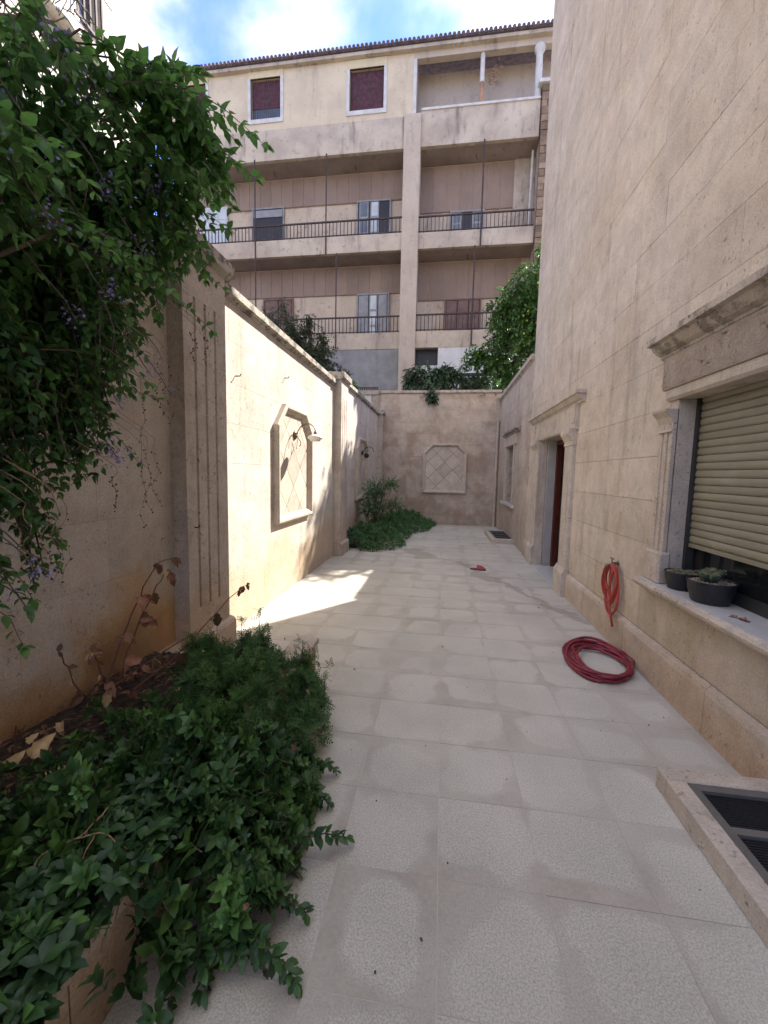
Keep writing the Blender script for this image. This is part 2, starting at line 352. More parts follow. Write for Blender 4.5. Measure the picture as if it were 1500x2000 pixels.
class MB:
    def __init__(s): s.v = []; s.f = []
    def add(s, vs, fs):
        b = len(s.v); s.v += [tuple(p) for p in vs]; s.f += [tuple(i + b for i in f) for f in fs]; return s
    def box(s, a, b, bev=0.):
        x0, x1 = sorted((a[0], b[0])); y0, y1 = sorted((a[1], b[1])); z0, z1 = sorted((a[2], b[2]))
        v = [(x0,y0,z0),(x1,y0,z0),(x1,y1,z0),(x0,y1,z0),(x0,y0,z1),(x1,y0,z1),(x1,y1,z1),(x0,y1,z1)]
        return s.add(v, [(0,3,2,1),(4,5,6,7),(0,1,5,4),(1,2,6,5),(2,3,7,6),(3,0,4,7)])
    def extr(s, prof, p0, p1, up=(0, 0, 1), out=None):
        """sweep a closed 2D profile (o,u) from p0 to p1; o along 'out', u along up"""
        p0, p1, up, out = Vector(p0), Vector(p1), Vector(up), Vector(out)
        n = len(prof); vs = [p0 + out*a + up*b for a, b in prof] + [p1 + out*a + up*b for a, b in prof]
        fs = [(i, (i+1) % n, n + (i+1) % n, n + i) for i in range(n)] + [tuple(range(n))[::-1], tuple(range(n, 2*n))]
        return s.add(vs, fs)
    def tube(s, path, r, seg=6, cap=True):
        path = [Vector(p) for p in path]; rs = r if isinstance(r, (list, tuple)) else [r]*len(path)
        vs = []; nrm = None
        for i, p in enumerate(path):
            t = (path[min(i+1, len(path)-1)] - path[max(i-1, 0)])
            t = t.normalized() if t.length > 1e-9 else Vector((0, 0, 1))
            if nrm is None: nrm = t.orthogonal().normalized()
            nrm = (nrm - t * nrm.dot(t)); nrm = nrm.normalized() if nrm.length > 1e-6 else t.orthogonal().normalized()
            bn = t.cross(nrm)
            for k in range(seg):
                a = 2*math.pi*k/seg; vs.append(p + (nrm*math.cos(a) + bn*math.sin(a)) * rs[i])
        fs = []
        for i in range(len(path)-1):
            for k in range(seg):
                fs.append((i*seg+k, i*seg+(k+1) % seg, (i+1)*seg+(k+1) % seg, (i+1)*seg+k))
        if cap: fs += [tuple(range(seg))[::-1], tuple(range((len(path)-1)*seg, len(path)*seg))]
        return s.add(vs, fs)
    def lathe(s, c, prof, seg=24, axis=(0, 0, 1)):
        ax = Vector(axis).normalized(); a1 = ax.orthogonal().normalized(); a2 = ax.cross(a1); c = Vector(c); vs = []
        for r, h in prof:
            for k in range(seg):
                t = 2*math.pi*k/seg; vs.append(c + ax*h + (a1*math.cos(t) + a2*math.sin(t))*r)
        fs = []
        for i in range(len(prof)-1):
            for k in range(seg): fs.append((i*seg+k, i*seg+(k+1) % seg, (i+1)*seg+(k+1) % seg, (i+1)*seg+k))
        fs += [tuple(range(seg))[::-1], tuple(range((len(prof)-1)*seg, len(prof)*seg))]
        return s.add(vs, fs)
    def ball(s, c, r, seg=8, ring=6, sq=(1, 1, 1)):
        vs = []; c = Vector(c)
        for i in range(ring+1):
            a = math.pi*i/ring
            for k in range(seg):
                t = 2*math.pi*k/seg
                vs.append(c + Vector((math.sin(a)*math.cos(t)*r*sq[0], math.sin(a)*math.sin(t)*r*sq[1], math.cos(a)*r*sq[2])))
        fs = []
        for i in range(ring):
            for k in range(seg): fs.append((i*seg+k, (i+1)*seg+k, (i+1)*seg+(k+1) % seg, i*seg+(k+1) % seg))
        return s.add(vs, fs)
    def build(s, name, mat, parent=None, origin=None, smooth=False, label=None, kind=None, bevel=0.):
        org = Vector(origin) if origin is not None else (WL[parent.name] if parent else Vector((0, 0, 0)))
        me = bpy.data.meshes.new(name); me.from_pydata([tuple(Vector(p) - org) for p in s.v], [], s.f); me.validate()
        import bmesh
        bm = bmesh.new(); bm.from_mesh(me)
        if bevel: 
            bmesh.ops.bevel(bm, geom=[e for e in bm.edges], offset=bevel, segments=1, affect='EDGES', clamp_overlap=True)
        bmesh.ops.recalc_face_normals(bm, faces=bm.faces); bm.to_mesh(me); bm.free()
        if smooth:
            me.polygons.foreach_set('use_smooth', [True]*len(me.polygons))
        o = link(name, me, mat, parent, org)
        if label: o['label'] = label
        if kind: o['kind'] = kind
        return o
def box(name, a, b, mat, parent=None, bevel=0., **k):
    return MB().box(a, b).build(name, mat, parent, bevel=bevel, **k)

# ------------------------------------------------------------------ stone-faced walls
def cut_intervals(a, b, holes):
    segs = [(a, b)]
    for h0, h1 in holes:
        ns = []
        for s0, s1 in segs:
            if h1 <= s0 or h0 >= s1: ns.append((s0, s1)); continue
            if h0 > s0: ns.append((s0, h0))
            if h1 < s1: ns.append((h1, s1))
        segs = ns
    return segs
def solid(mb, to3, d0, d1, u0, u1, v0, v1, holes):
    us = sorted({u0, u1, *[h for H in holes for h in H[:2] if u0 < h < u1]})
    for a, b in zip(us[:-1], us[1:]):
        mid = (a+b)/2; hv = [(H[2], H[3]) for H in holes if H[0] < mid < H[1]]
        for c, d in cut_intervals(v0, v1, hv): mb.box(to3(a, c, d0), to3(b, d, d1))
def stone_face(parent, mat, to3, u0, u1, v0, v1, rows, lo, hi, holes, depth=.05, gap=.0013, seed=1, name='stone_block'):
    """to3(u, v, d): d = distance out of the wall's face (positive = proud)."""
    R = random.Random(seed); n = 0
    for r0, r1 in zip(rows[:-1], rows[1:]):
        r0, r1 = max(r0, v0), min(r1, v1)
        if r1 - r0 < .02: continue
        hs = [(H[0], H[1]) for H in holes if H[2] < r1 - .01 and H[3] > r0 + .01]
        partial = [H for H in holes if H[2] < r1 - .01 and H[3] > r0 + .01 and (H[2] > r0 + .01 or H[3] < r1 - .01)]
        u = u0 - R.uniform(0, hi)
        while u < u1:
            w = R.uniform(lo, hi); a, b = max(u, u0), min(u + w, u1); u += w
            if b - a < .04: continue
            pr = R.uniform(-.0012, .0012)
            for s0, s1 in cut_intervals(a, b, hs):
                if s1 - s0 < .03: continue
                box(name, to3(s0+gap, r0+gap, -depth), to3(s1-gap, r1-gap, pr), mat, parent); n += 1
        for H in partial:   # strips above or below an opening that ends inside this course
            for c, d in ((r0, H[2]), (H[3], r1)):
                if d - c > .02:
                    for s0, s1 in cut_intervals(max(H[0], u0), min(H[1], u1), []):
                        k = max(1, round((s1-s0)/((lo+hi)/2)))
                        for i in range(k):
                            box(name, to3(s0+(s1-s0)*i/k+gap, c+gap, -depth), to3(s0+(s1-s0)*(i+1)/k-gap, d-gap, 0), mat, parent); n += 1
    return n
COURSE = .34
XR, XL, YB = 1.6, -1.9, 12.2

# ------------------------------------------------------------------ ground and paving
g = MB(); g.add([(-400, -400, -.03), (400, -400, -.03), (400, 400, -.03), (-400, 400, -.03)], [(0, 1, 2, 3)])
tag(g.build('ground', 'ground'), kind='structure')
pv = box('pavement', (XL, -2.5, -.025), (XR + .02, YB + .05, -.0014), 'grout'); tag(pv, kind='structure')
TP = .385; hp = TP/2 - .0011
tmesh = MB().box((-hp, -hp, -.02), (hp, hp, 0)).build('tile', 'tile', pv, origin=(0, 0, 0)); tm = tmesh.data
bpy.data.objects.remove(tmesh)
first = True
ntile = 0
for i in range(-6, 6):
    for j in range(-2, 30):
        x0 = .035 + i*TP; y0 = 1.39 + j*TP; x1 = x0 + TP; y1 = y0 + TP
        if x1 <= XL + .02 or x0 >= XR - .02 or y0 >= YB - .02: continue
        z = random.uniform(-.0008, .0008)
        if x0 < XL or x1 > XR or y1 > YB:
            a, b, c, d = max(x0, XL), min(x1, XR), y0, min(y1, YB)
            cx_, cy_ = (x0+x1)/2, (y0+y1)/2
            MB().box((a+.0011, c+.0011, -.02), (b-.0011, d-.0011, z)).build('tile', 'tile', pv, origin=(cx_, cy_, 0))
        else:
            link('tile', tm, None, pv, (x0+hp+.0011, y0+hp+.0011, z))
        ntile += 1

# ------------------------------------------------------------------ house on the right
HT = 11.2; HE = 7.95
house = thing('house', (4.5, 1, 0), 'tall beige limestone house filling the right side, with a shuttered window and a doorway', 'house')
WIN = (.7, 3.1, .75, 2.12); DOOR = (5.57, 7.03, 0.0, 2.12)
toR = lambda u, v, d: (XR - d, u, v)
mb = MB(); solid(mb, lambda u, v, d: (XR + .05 - d, u, v), 0, -.17, -6, HE, -.03, HT, [(.7, 3.125, .74, 2.10), (5.555, 7.045, -.03, 2.14)])
wall = mb.build('wall', 'mortar', house)
mb = MB().box((XR + .3, HE - .3, 0), (9, HE, HT)).box((XR + .05, -6.3, 0), (9, -6, HT)).box((8.7, -6, 0), (9, HE - .3, HT))
mb.build('outer_wall', 'stone_right', house)
box('roof', (XR - .05, -6.4, HT), (9.1, HE + .05, HT + .3), 'coping_light', house)
mb = MB().box((XR + .3, -5.99, -.03), (8.69, HE - .31, .0)).box((XR + .3, -5.99, 3.4), (8.69, HE - .31, 3.6)); mb.build('floor_slab', 'plaster_in', house)
box('partition', (5.0, -5.99, 0), (5.1, HE - .31, 3.4), 'plaster_in', house)
rows = [.312 + COURSE*k for k in range(0, 34)]
SURR = [(.4, 3.104, .66, 2.5), (5.566, 7.034, 0, 2.16)]
stone_face(house, 'stone_right', toR, 1.35, HE, .312, HT, rows, .62, 1.0, SURR, seed=3)
mb = MB(); solid(mb, toR, -.05, 0, -6, 1.35, -.03, HT, [WIN]); mb.build('wall_facing', 'stone_right', house)
# plinth course: proud blocks with a rounded top edge
R = random.Random(5); y = -.5
while y < HE:
    w = R.uniform(.75, 1.1); a, b = y, min(y + w, HE); y += w
    for s0, s1 in cut_intervals(a, b, [(5.22, 7.46)]):
        if s1 - s0 < .05: continue
        prof = [(-.05, 0), (.035, 0), (.035, .255), (.026, .285), (.004, .308), (-.05, .308)]
        MB().extr(prof, (XR, s0+.002, 0), (XR, s1-.002, 0), out=(-1, 0, 0)).build('plinth_block', 'stone_plinth', house)

def mould(name, parent, prof, p0, p1, out, mat='stone_trim', bev=0):
    return MB().extr(prof, p0, p1, out=out).build(name, mat, parent, bevel=bev)
OUT = (-1, 0, 0)
CORN = [(-.04, 0), (.02, 0), (.035, .012), (.04, .03), (.075, .05), (.105, .085), (.115, .105), (.15, .115), (.15, .165), (-.04, .165)]
# big window
wn_ = thing('window', (XR, 2.0, .75), None, None) ; bpy.data.objects.remove(wn_)
def part_empty(name, parent, loc):
    o = bpy.data.objects.new(name, None); COL.objects.link(o); o.parent = parent; o.location = Vector(loc) - WL[parent.name]; WL[o.name] = Vector(loc); return o
win = part_empty('window', house, (XR, 2, .75))
mould('cornice', win, [(a*.95, b*.85) for a, b in CORN], (XR, .2, 2.362), (XR, 3.33, 2.362), OUT, 'coping_hood')
mould('frieze', win, [(-.04, 0), (.045, 0), (.05, .02), (.05, .215), (.045, .23), (-.04, .23)], (XR, .2, 2.13), (XR, 3.25, 2.13), OUT, 'stone_rough')
mould('lintel', win, [(-.3, 0), (.02, 0), (.035, .02), (.035, .078), (-.3, .078)], (XR, .5, 2.05), (XR, 3.22, 2.05), OUT)
# jamb pilaster (fluted), capital bracket and base block
mb = MB().extr([(0, 0), (.0, .17), (.03, .17), (.03, .132), (.016, .126), (.016, .116), (.03, .11), (.03, .066), (.016, .06), (.016, .05), (.03, .044), (.03, 0)],
               (XR, 3.1, .98), (XR, 3.1, 1.83), up=(0, 1, 0), out=OUT); mb.build('jamb_pilaster', 'stone_trim', win)
box('jamb', (XR - .005, 3.1, .757), (XR + .24, 3.20, 2.049), 'stone_trim', win)
box('jamb_base', (XR - .06, 3.08, .752), (XR + .02, 3.29, .98), 'stone_trim', win, bevel=.012)
prof = [(0, 0), (.045, 0), (.03, .02), (.032, .06), (.052, .105), (.082, .14), (.085, .155), (0, .155)]
mb = MB().extr(prof, (XR, 3.1, 1.83), (XR, 3.29, 1.83), out=OUT); mb.build('bracket', 'stone_trim', win)
prof = [(-.26, 0), (.02, 0), (.03, .012), (.05, .022), (.085, .04), (.105, .058), (.112, .078), (.105, .095), (.088, .10), (-.26, .10)]
mould('sill', win, prof, (XR, .1, .65), (XR, 3.32, .65), OUT, 'stone_trim')
box('sill_slab', (XR - .075, .15, .7495), (XR + .24, 3.28, .7555), 'sill', win)
# roller shutter
shut = part_empty('roller_shutter', house, (XR + .13, 2, 1.06))
z = 1.065; k = 0
while z < 2.06:
    prof = [(-.004, 0), (.004, .002), (.0095, .012), (.011, .026), (.0085, .040), (.003, .0485), (-.004, .0485)]
    mould('slat', shut, prof, (XR + .13, .5, z), (XR + .13, 3.065, z), OUT, 'slat'); z += .0500; k += 1
box('bottom_bar', (XR + .118, .5, 1.035), (XR + .142, 3.065, 1.063), 'slat', shut)
box('side_rail', (XR + .105, 3.066, .757), (XR + .16, 3.099, 2.049), 'frame_dark', shut)
mb = MB().box((XR + .17, .5, .757), (XR + .21, 3.05, .83)).box((XR + .17, 3.0, .83), (XR + .21, 3.099, 2.05)).box((XR + .17, 1.7, .83), (XR + .21, 1.78, 2.05))
mb.build('window_frame', 'frame_dark', win); box('glass', (XR + .185, .5, .83), (XR + .195, 3.0, 2.05), 'glass', win)
# doorway
dr = part_empty('doorway', house, (XR, 6.4, 0))
mould('cornice', dr, [(a*.8, b*.8) for a, b in CORN], (XR, 5.02, 2.375), (XR, 7.64, 2.375), OUT, 'stone_trim')
box('cornice_return', (XR - .12, 5.0, 2.465), (XR, 5.019, 2.507), 'stone_trim', dr)
mould('frieze', dr, [(-.04, 0), (.035, 0), (.035, .215), (-.04, .215)], (XR, 5.2, 2.159), (XR, 7.5, 2.159), OUT, 'stone_trim')
for a, b in ((5.22, 5.36), (7.34, 7.46)): box('frieze_block', (XR - .055, a, 2.16), (XR - .02, b, 2.374), 'stone_trim', dr)
mould('lintel', dr, [(-.36, 0), (.03, 0), (.045, .02), (.045, .078), (-.36, .078)], (XR, 5.2, 2.08), (XR, 7.5, 2.08), OUT)
for (a, b, lab) in ((5.25, 5.57, 0), (7.03, 7.42, 1)):
    mb = MB().extr([(-.09, 0), (-.09, b-a), (.04, b-a), (.05, b-a-.03), (.05, .03), (.04, 0)], (XR, a, .36), (XR, a, 1.89), up=(0, 1, 0), out=OUT)
    mb.build('jamb', 'stone_trim', dr)
    prof = [(-.09, 0), (.06, 0), (.05, .02), (.052, .05), (.075, .09), (.10, .125), (.105, .15), (.10, .19), (-.09, .19)]
    MB().extr(prof, (XR, a - .01, 1.89), (XR, b + .01, 1.89), out=OUT).build('capital', 'stone_trim', dr)
    prof = [(-.09, 0), (.085, 0), (.085, .29), (.07, .32), (.055, .345), (.05, .36), (-.09, .36)]
    MB().extr(prof, (XR, a - .025, 0), (XR, b + .025, 0), out=OUT).build('jamb_base', 'stone_trim', dr)
box('threshold', (XR - .07, 5.58, -.002), (XR + .45, 7.02, .018), 'sill', dr)
door = part_empty('door', house, (XR + .4, 6.4, 0))
mb = MB().box((XR + .23, 5.58, .018), (XR + .31, 5.66, 2.079)).box((XR + .23, 6.92, .018), (XR + .31, 7.029, 2.079)).box((XR + .23, 5.66, 2.0), (XR + .31, 6.92, 2.079))
mb.build('door_frame', 'wood', door)
mb = MB().box((XR + .32, 5.66, .03), (XR + .36, 5.75, 2.03)).box((XR + .32, 5.75, .03), (XR + .36, 6.33, .12)).box((XR + .32, 5.75, 1.94), (XR + .36, 6.33, 2.03)).box((XR + .32, 6.33, .03), (XR + .36, 6.42, 2.03))
mb.build('door_leaf', 'wood', door); box('glass', (XR + .335, 5.75, .12), (XR + .343, 6.33, 1.94), 'glass', door)
cur = MB(); pts = [(XR + .30 + .012*math.sin(i*1.9), 6.95 + i*.016) for i in range(18)]
for (a, b), (c, d) in zip(pts[:-1], pts[1:]): cur.add([(a, b, .03), (c, d, .03), (c, d, 2.1), (a, b, 2.1)], [(0, 1, 2, 3)])
MAT['screen'] = simple('grey roll screen', (.36, .345, .33), .8, var=.06)
box('side_panel', (XR + .10, 6.97, .02), (XR + .225, 7.029, 2.078), 'screen', door); box('side_panel', (XR + .10, 5.571, .02), (XR + .225, 5.63, 2.078), 'screen', door)

# ------------------------------------------------------------------ low wing beyond the house
wing = thing('low_stone_wing', (XR + 1, 10, 0), 'low limestone wall running on from the tall house, with a small barred window', 'wall')
SW = (9.6, 10.65, .86, 2.2); WT = 3.62
mb = MB(); solid(mb, lambda u, v, d: (XR + .05 - d, u, v), 0, -.25, HE + .001, YB + .3, -.03, WT, [SW]); mb.build('wall', 'mortar', wing)
stone_face(wing, 'stone_low', toR, HE + .002, YB, 0, WT, [0] + rows, .6, .95, [SW], seed=9)
for i in range(5):
    a = HE + .003 + i*.87; b = min(a + .866, YB + .3)
    MB().extr([(-.30, 0), (.0, 0), (.03, .025), (.06, .035), (.06, .115), (-.30, .13)], (XR, a, WT), (XR, b, WT), out=OUT).build('coping_stone', 'coping_light', wing)
sw = part_empty('window', wing, (XR, 10.1, .86))
mould('cornice', sw, [(0, 0), (.03, 0), (.05, .03), (.11, .06), (.11, .11), (0, .11)], (XR, 8.95, 2.45), (XR, 10.95, 2.45), OUT, 'coping')
mould('frieze', sw, [(0, 0), (.035, 0), (.035, .23), (0, .23)], (XR, 9.3, 2.215), (XR, 10.95, 2.215), OUT, 'stone_trim')
mb = MB()
for a in (9.5, 10.66): mb.box((XR - .03, a, .86), (XR + .18, a + .095, 2.214))
mb.build('surround', 'stone_trim', sw)
mould('sill', sw, [(-.2, 0), (.05, 0), (.09, .03), (.09, .075), (-.2, .085)], (XR, 9.3, .775), (XR, 10.9, .775), OUT, 'sill')
mb = MB().box((XR + .14, 9.6, .861), (XR + .18, 9.66, 2.199)).box((XR + .14, 10.59, .861), (XR + .18, 10.649, 2.199)).box((XR + .14, 10.1, .861), (XR + .18, 10.15, 2.199)).box((XR + .14, 9.66, .861), (XR + .18, 10.1, .92)).box((XR + .14, 9.66, 1.98), (XR + .18, 10.1, 2.05)).box((XR + .14, 10.15, 1.98), (XR + .18, 10.59, 2.05))
mb.build('window_frame', 'frame_dark', sw)
box('glass', (XR + .155, 9.66, .92), (XR + .162, 10.59, 2.19), 'f_glass', sw)
box('room_wall', (XR + .6, HE + .01, 0), (XR + .7, YB + .3, 3.4), 'plaster_in', wing)

# ------------------------------------------------------------------ decorative niche panels
def clip(poly, a, b, c):
    """keep a*x+b*y <= c"""
    out = []
    for i in range(len(poly)):
        p, q = poly[i], poly[(i+1) % len(poly)]; dp, dq = a*p[0]+b*p[1]-c, a*q[0]+b*q[1]-c
        if dp <= 0: out.append(p)
        if (dp < 0 < dq) or (dq < 0 < dp):
            t = dp/(dp-dq); out.append((p[0]+(q[0]-p[0])*t, p[1]+(q[1]-p[1])*t))
    return out
def offset_poly(P, w):
    """P counter-clockwise convex; move edges inward by w"""
    n = len(P); L = []
    for i in range(n):
        (x0, y0), (x1, y1) = P[i], P[(i+1) % n]; dx, dy = x1-x0, y1-y0; l = math.hypot(dx, dy)
        nx, ny = -dy/l, dx/l; L.append((nx, ny, nx*x0+ny*y0+w))
    res = []
    for i in range(n):
        a1, b1, c1 = L[i-1]; a2, b2, c2 = L[i]; D = a1*b2-a2*b1
        res.append(((c1*b2-c2*b1)/D, (a1*c2-a2*c1)/D))
    return res
def niche(parent, to3, u0, u1, v0, v1, ch=.27, pitch=.34, stain=None):
    fr = part_empty('decorative_panel', parent, to3((u0+u1)/2, v0, 0))
    P = [(u0, v0), (u1, v0), (u1, v1-ch), (u1-ch, v1), (u0+ch, v1), (u0, v1-ch)]
    rings = [(0, 0), (0, .055), (.02, .07), (.045, .07), (.06, .05), (.072, .045), (.092, .018), (.10, .004), (.10, -.0)]
    polys = [offset_poly(P, w) if w else P for w, h in rings]
    n = len(P)
    for i in range(n):
        j = (i+1) % n; vs = []; fs = []
        for (w, h), Q in zip(rings, polys): vs += [to3(*Q[i], h), to3(*Q[j], h)]
        for k in range(len(rings)-1): fs.append((2*k, 2*k+1, 2*k+3, 2*k+2))
        fs += [tuple(range(0, 2*len(rings), 2)), tuple(range(1, 2*len(rings), 2))]
        MB().add(vs, fs).build('moulding', 'stone_trim', fr)
    I = offset_poly(P, .098); E = []
    for i in range(n):
        (x0, y0), (x1, y1) = I[i], I[(i+1) % n]; dx, dy = x1-x0, y1-y0; l = math.hypot(dx, dy); E.append((dy/l, -dx/l, (dy*x0-dx*y0)/l))
    vs = [to3(*p, .001) for p in I]; MB().add(vs, [tuple(range(n))]).build('panel_back', 'joint_dark', fr)
    cu, cv = (u0+u1)/2, (v0+v1)/2 - .04; h = pitch/math.sqrt(2); g_ = .006
    for i in range(-6, 7):
        for j in range(-6, 7):
            x, y = cu + (i-j)*h, cv + (i+j)*h
            s_ = h - g_
            poly = [(x, y-s_), (x+s_, y), (x, y+s_), (x-s_, y)]
            for a, b, c in E:
                if poly: poly = clip(poly, a, b, c)
            if len(poly) < 3: continue
            ar = abs(sum(poly[k][0]*poly[(k+1) % len(poly)][1]-poly[(k+1) % len(poly)][0]*poly[k][1] for k in range(len(poly))))/2
            if ar < .002: continue
            m_ = len(poly); d = .010 + random.uniform(-.001, .001)
            vs = [to3(*p, .0015) for p in poly] + [to3(*p, d) for p in poly]
            MB().add(vs, [tuple(range(m_))[::-1], tuple(range(m_, 2*m_))] + [(k, (k+1) % m_, m_+(k+1) % m_, m_+k) for k in range(m_)]).build('tile', 'stone_panel', fr)
    return fr

# ------------------------------------------------------------------ left garden wall
gw = thing('garden_wall', (XL, 6, 0), 'cream limestone garden wall on the left with fluted pilasters and two octagonal panels', 'wall')
toL = lambda u, v, d: (XL + d, u, v)
LT, LT2 = 2.97, 3.15
solid(mb := MB(), lambda u, v, d: (XL - .05 + d, u, v), 0, -.25, -4, YB + .3, -.03, LT, []); mb.build('wall_core', 'mortar', gw)
box('wall_core', (XL - .3, 7.75, LT), (XL - .05, YB + .3, LT2), 'mortar', gw)
lrows = [-.03, .12, .48, .84, 1.2, 1.56, 1.92, 2.28, 2.64, 3.0, 3.36]
P1 = (4.38, 5.62, .88, 2.29); P2 = (8.7, 9.94, .88, 2.29)
stone_face(gw, 'stone_left', toL, .3, 7.0, 0, LT, lrows, .7, 1.15, [(2.63, 3.15, 0, 9)], seed=21, gap=.0007)
stone_face(gw, 'stone_left', toL, 7.5, YB, 0, LT2, lrows, .7, 1.15, [], seed=23)
box('wall_facing', (XL - .05, -4, 0), (XL, .3, LT), 'stone_left', gw)
niche(gw, toL, *P1); niche(gw, toL, *P2)
def pilaster(y0, y1, top, base_w=.05):
    p = part_empty('pilaster', gw, (XL, (y0+y1)/2, 0))
    D = .12; n = 3; mid = (y0+y1)/2; sp_ = .13
    # front face profile with three flutes, swept upwards
    fl = []
    for k in range(n):
        c = mid - .01 + (k-1)*sp_; fl += [(c-.014, 0), (c-.010, .018), (c, .024), (c+.010, .018), (c+.014, 0)]
    prof = [(-.05, 0), (D, 0)] + [(D - d, c - y0) for c, d in fl] + [(D, y1-y0), (-.05, y1-y0)]
    MB().extr(prof, (XL, y0, .46), (XL, y0, top - .42), up=(0, 1, 0), out=(1, 0, 0)).build('fluted_shaft', 'stone_flute', p)
    MB().box((XL - .05, y0, .24), (XL + D, y1, .459)).build('shaft_foot', 'stone_flute', p)
    MB().box((XL - .05, y0, top - .419), (XL + D, y1, top - .12)).build('shaft_head', 'stone_flute', p)
    MB().extr([(-.05, 0), (D + .045, 0), (D + .045, .20), (D + .03, .225), (D + .004, .239), (-.05, .239)], (XL, y0 - .03, 0), (XL, y1 + .03, 0), out=(1, 0, 0)).build('plinth', 'stone_flute', p)
    MB().extr([(-.34, 0), (D, 0), (D + .03, .02), (D + .06, .03), (D + .06, .118), (-.34, .13)], (XL, y0 - .05, top - .12), (XL, y1 + .05, top - .12), out=(1, 0, 0)).build('cap', 'coping', p)
pilaster(2.63, 3.18, 3.13); pilaster(7.0, 7.5, 3.22); pilaster(11.7, 12.05, 3.3)
def copings(y0, y1, z, mat='coping', n=1):
    for i in range(n):
        a, b = y0 + (y1-y0)*i/n, y0 + (y1-y0)*(i+1)/n
        MB().extr([(-.30, 0), (.0, 0), (.025, .012), (.03, .025), (.065, .03), (.065, .095), (-.30, .12)], (XL, a+.001, z), (XL, b-.001, z), out=(1, 0, 0)).build('coping_stone', mat, gw)
copings(3.24, 6.94, LT, n=5); copings(7.56, 11.64, LT2 - .01, n=5); copings(-4, 2.57, LT, n=7)
# neighbour's garden ground level wall core behind is part of the same wall

# ------------------------------------------------------------------ back wall
bw = thing('back_wall', (-.1, YB, 0), 'beige limestone end wall with brown damp stains and a central octagonal panel', 'wall')
toB = lambda u, v, d: (u, YB - d, v)
BT = 3.84
solid(mb := MB(), lambda u, v, d: (u, YB + .05 - d, v), 0, -.28, XL - .3, XR, -.03, BT, []); mb.build('wall_core', 'mortar', bw)
stone_face(bw, 'stone_back', toB, XL + .0, XR, 0, BT, [0] + rows, .5, .85, [], seed=31)
niche(bw, toB, -.59, .70, .94, 2.40)
for i in range(4):
    a = XL + i*.875; MB().extr([(-.33, 0), (.0, 0), (.02, .02), (.045, .03), (.045, .10), (-.33, .12)], (a+.001, YB, BT), (a+.873, YB, BT), out=(0, -1, 0)).build('coping_stone', 'coping_light', bw)
box('end_pier', (XL - .95, YB + .06, 0), (XL - .02, YB + .3, BT + .0), 'f_white', bw)
box('pier_cap', (XL - 1.0, YB + .02, BT), (XL - .002, YB + .34, BT + .12), 'coping_light', bw)
pl = thing('socket_plate', (.4, YB, 3.15), 'small pale plate with dark screw holes high on the back wall', 'wall plate')
box('plate', (.30, YB - .012, 3.10), (.47, YB - .001, 3.25), 'stone_trim', pl)
for dx, dz in ((-.06, .05), (-.02, .05), (.02, .05), (.05, .05), (-.06, -.03), (.05, -.03)):
    box('screw_hole', (.385+dx-.007, YB - .0145, 3.175+dz-.007), (.385+dx+.007, YB - .0125, 3.175+dz+.007), 'black', pl)  # black boxes on the plate stand in for the dark of the holes
dp = thing('drain_pipe', (1.53, YB - .06, 0), 'cream painted drain pipe standing in the far right corner of the courtyard', 'pipe')
MB().tube([(1.535, YB - .06, 0), (1.535, YB - .06, 3.08)], .036, 10).build('pipe', 'pipe', dp, smooth=False)
mb = MB()
for zc in (.35, 1.7, 3.05): mb.lathe((1.535, YB - .06, zc), [(.036, -.03), (.045, -.028), (.045, .028), (.036, .03)], 10)
mb.build('collar', 'pipe', dp)

# ------------------------------------------------------------------ light wells with gratings
def light_well(x0, x1, y0, y1, label, bars, mid):
    t = thing('light_well', ((x0+x1)/2, (y0+y1)/2, 0), label, 'grate', 'light wells along the house wall')
    w = .085; zt = .10
    MB().box((x0, y0, 0), (x1, y0+w, zt)).build('kerb_stone', 'stone_trim', t, bevel=.005)
    MB().box((x0, y1-w, 0), (x1, y1, zt)).build('kerb_stone', 'stone_trim', t, bevel=.005)
    n = max(1, round((y1-y0)/.8))
    for i in range(n):
        a, b = y0+w + (y1-y0-2*w)*i/n, y0+w + (y1-y0-2*w)*(i+1)/n
        MB().box((x0, a+.001, 0), (x0+w, b-.001, zt)).build('kerb_stone', 'stone_trim', t, bevel=.005)
    f = .04; X0, X1, Y0, Y1 = x0+w, x1-.002, y0+w, y1-w
    mb = MB().box((X0, Y0, .04), (X0+f, Y1, zt-.008)).box((X0+f, Y0, .04), (X1, Y0+f, zt-.008)).box((X0+f, Y1-f, .04), (X1, Y1, zt-.008))
    for q in mid: mb.box((X0+f, q-.018, .045), (X1, q+.018, zt-.012))
    mb.build('frame', 'grate_frame', t)
    mb = MB(); k = 0; yy = Y0+f+.01
    while yy < Y1-f:
        mb.box((X0+f, yy, .05), (X1, yy+.0045, .078)); yy += bars
    mb.build('grating_bars', 'grate', t, kind='stuff')
    mb = MB(); xx = X0 + f + .06
    while xx < X1: mb.box((xx, Y0+f, .055), (xx+.004, Y1-f, .07)); xx += .1
    mb.build('cross_bars', 'grate', t, kind='stuff')
    box('pit', (X0, Y0, .004), (X1, Y1, .012), 'soil', t)
light_well(1.09, XR, -.2, 2.03, 'large raised light well kerb with dark grating in the near right corner', .0125, (1.70, 1.35, 1.0, .6, .2))
light_well(1.13, XR, 9.15, 10.65, 'small raised light well kerb with grating under the far window', .018, (9.6, 9.95, 10.3))

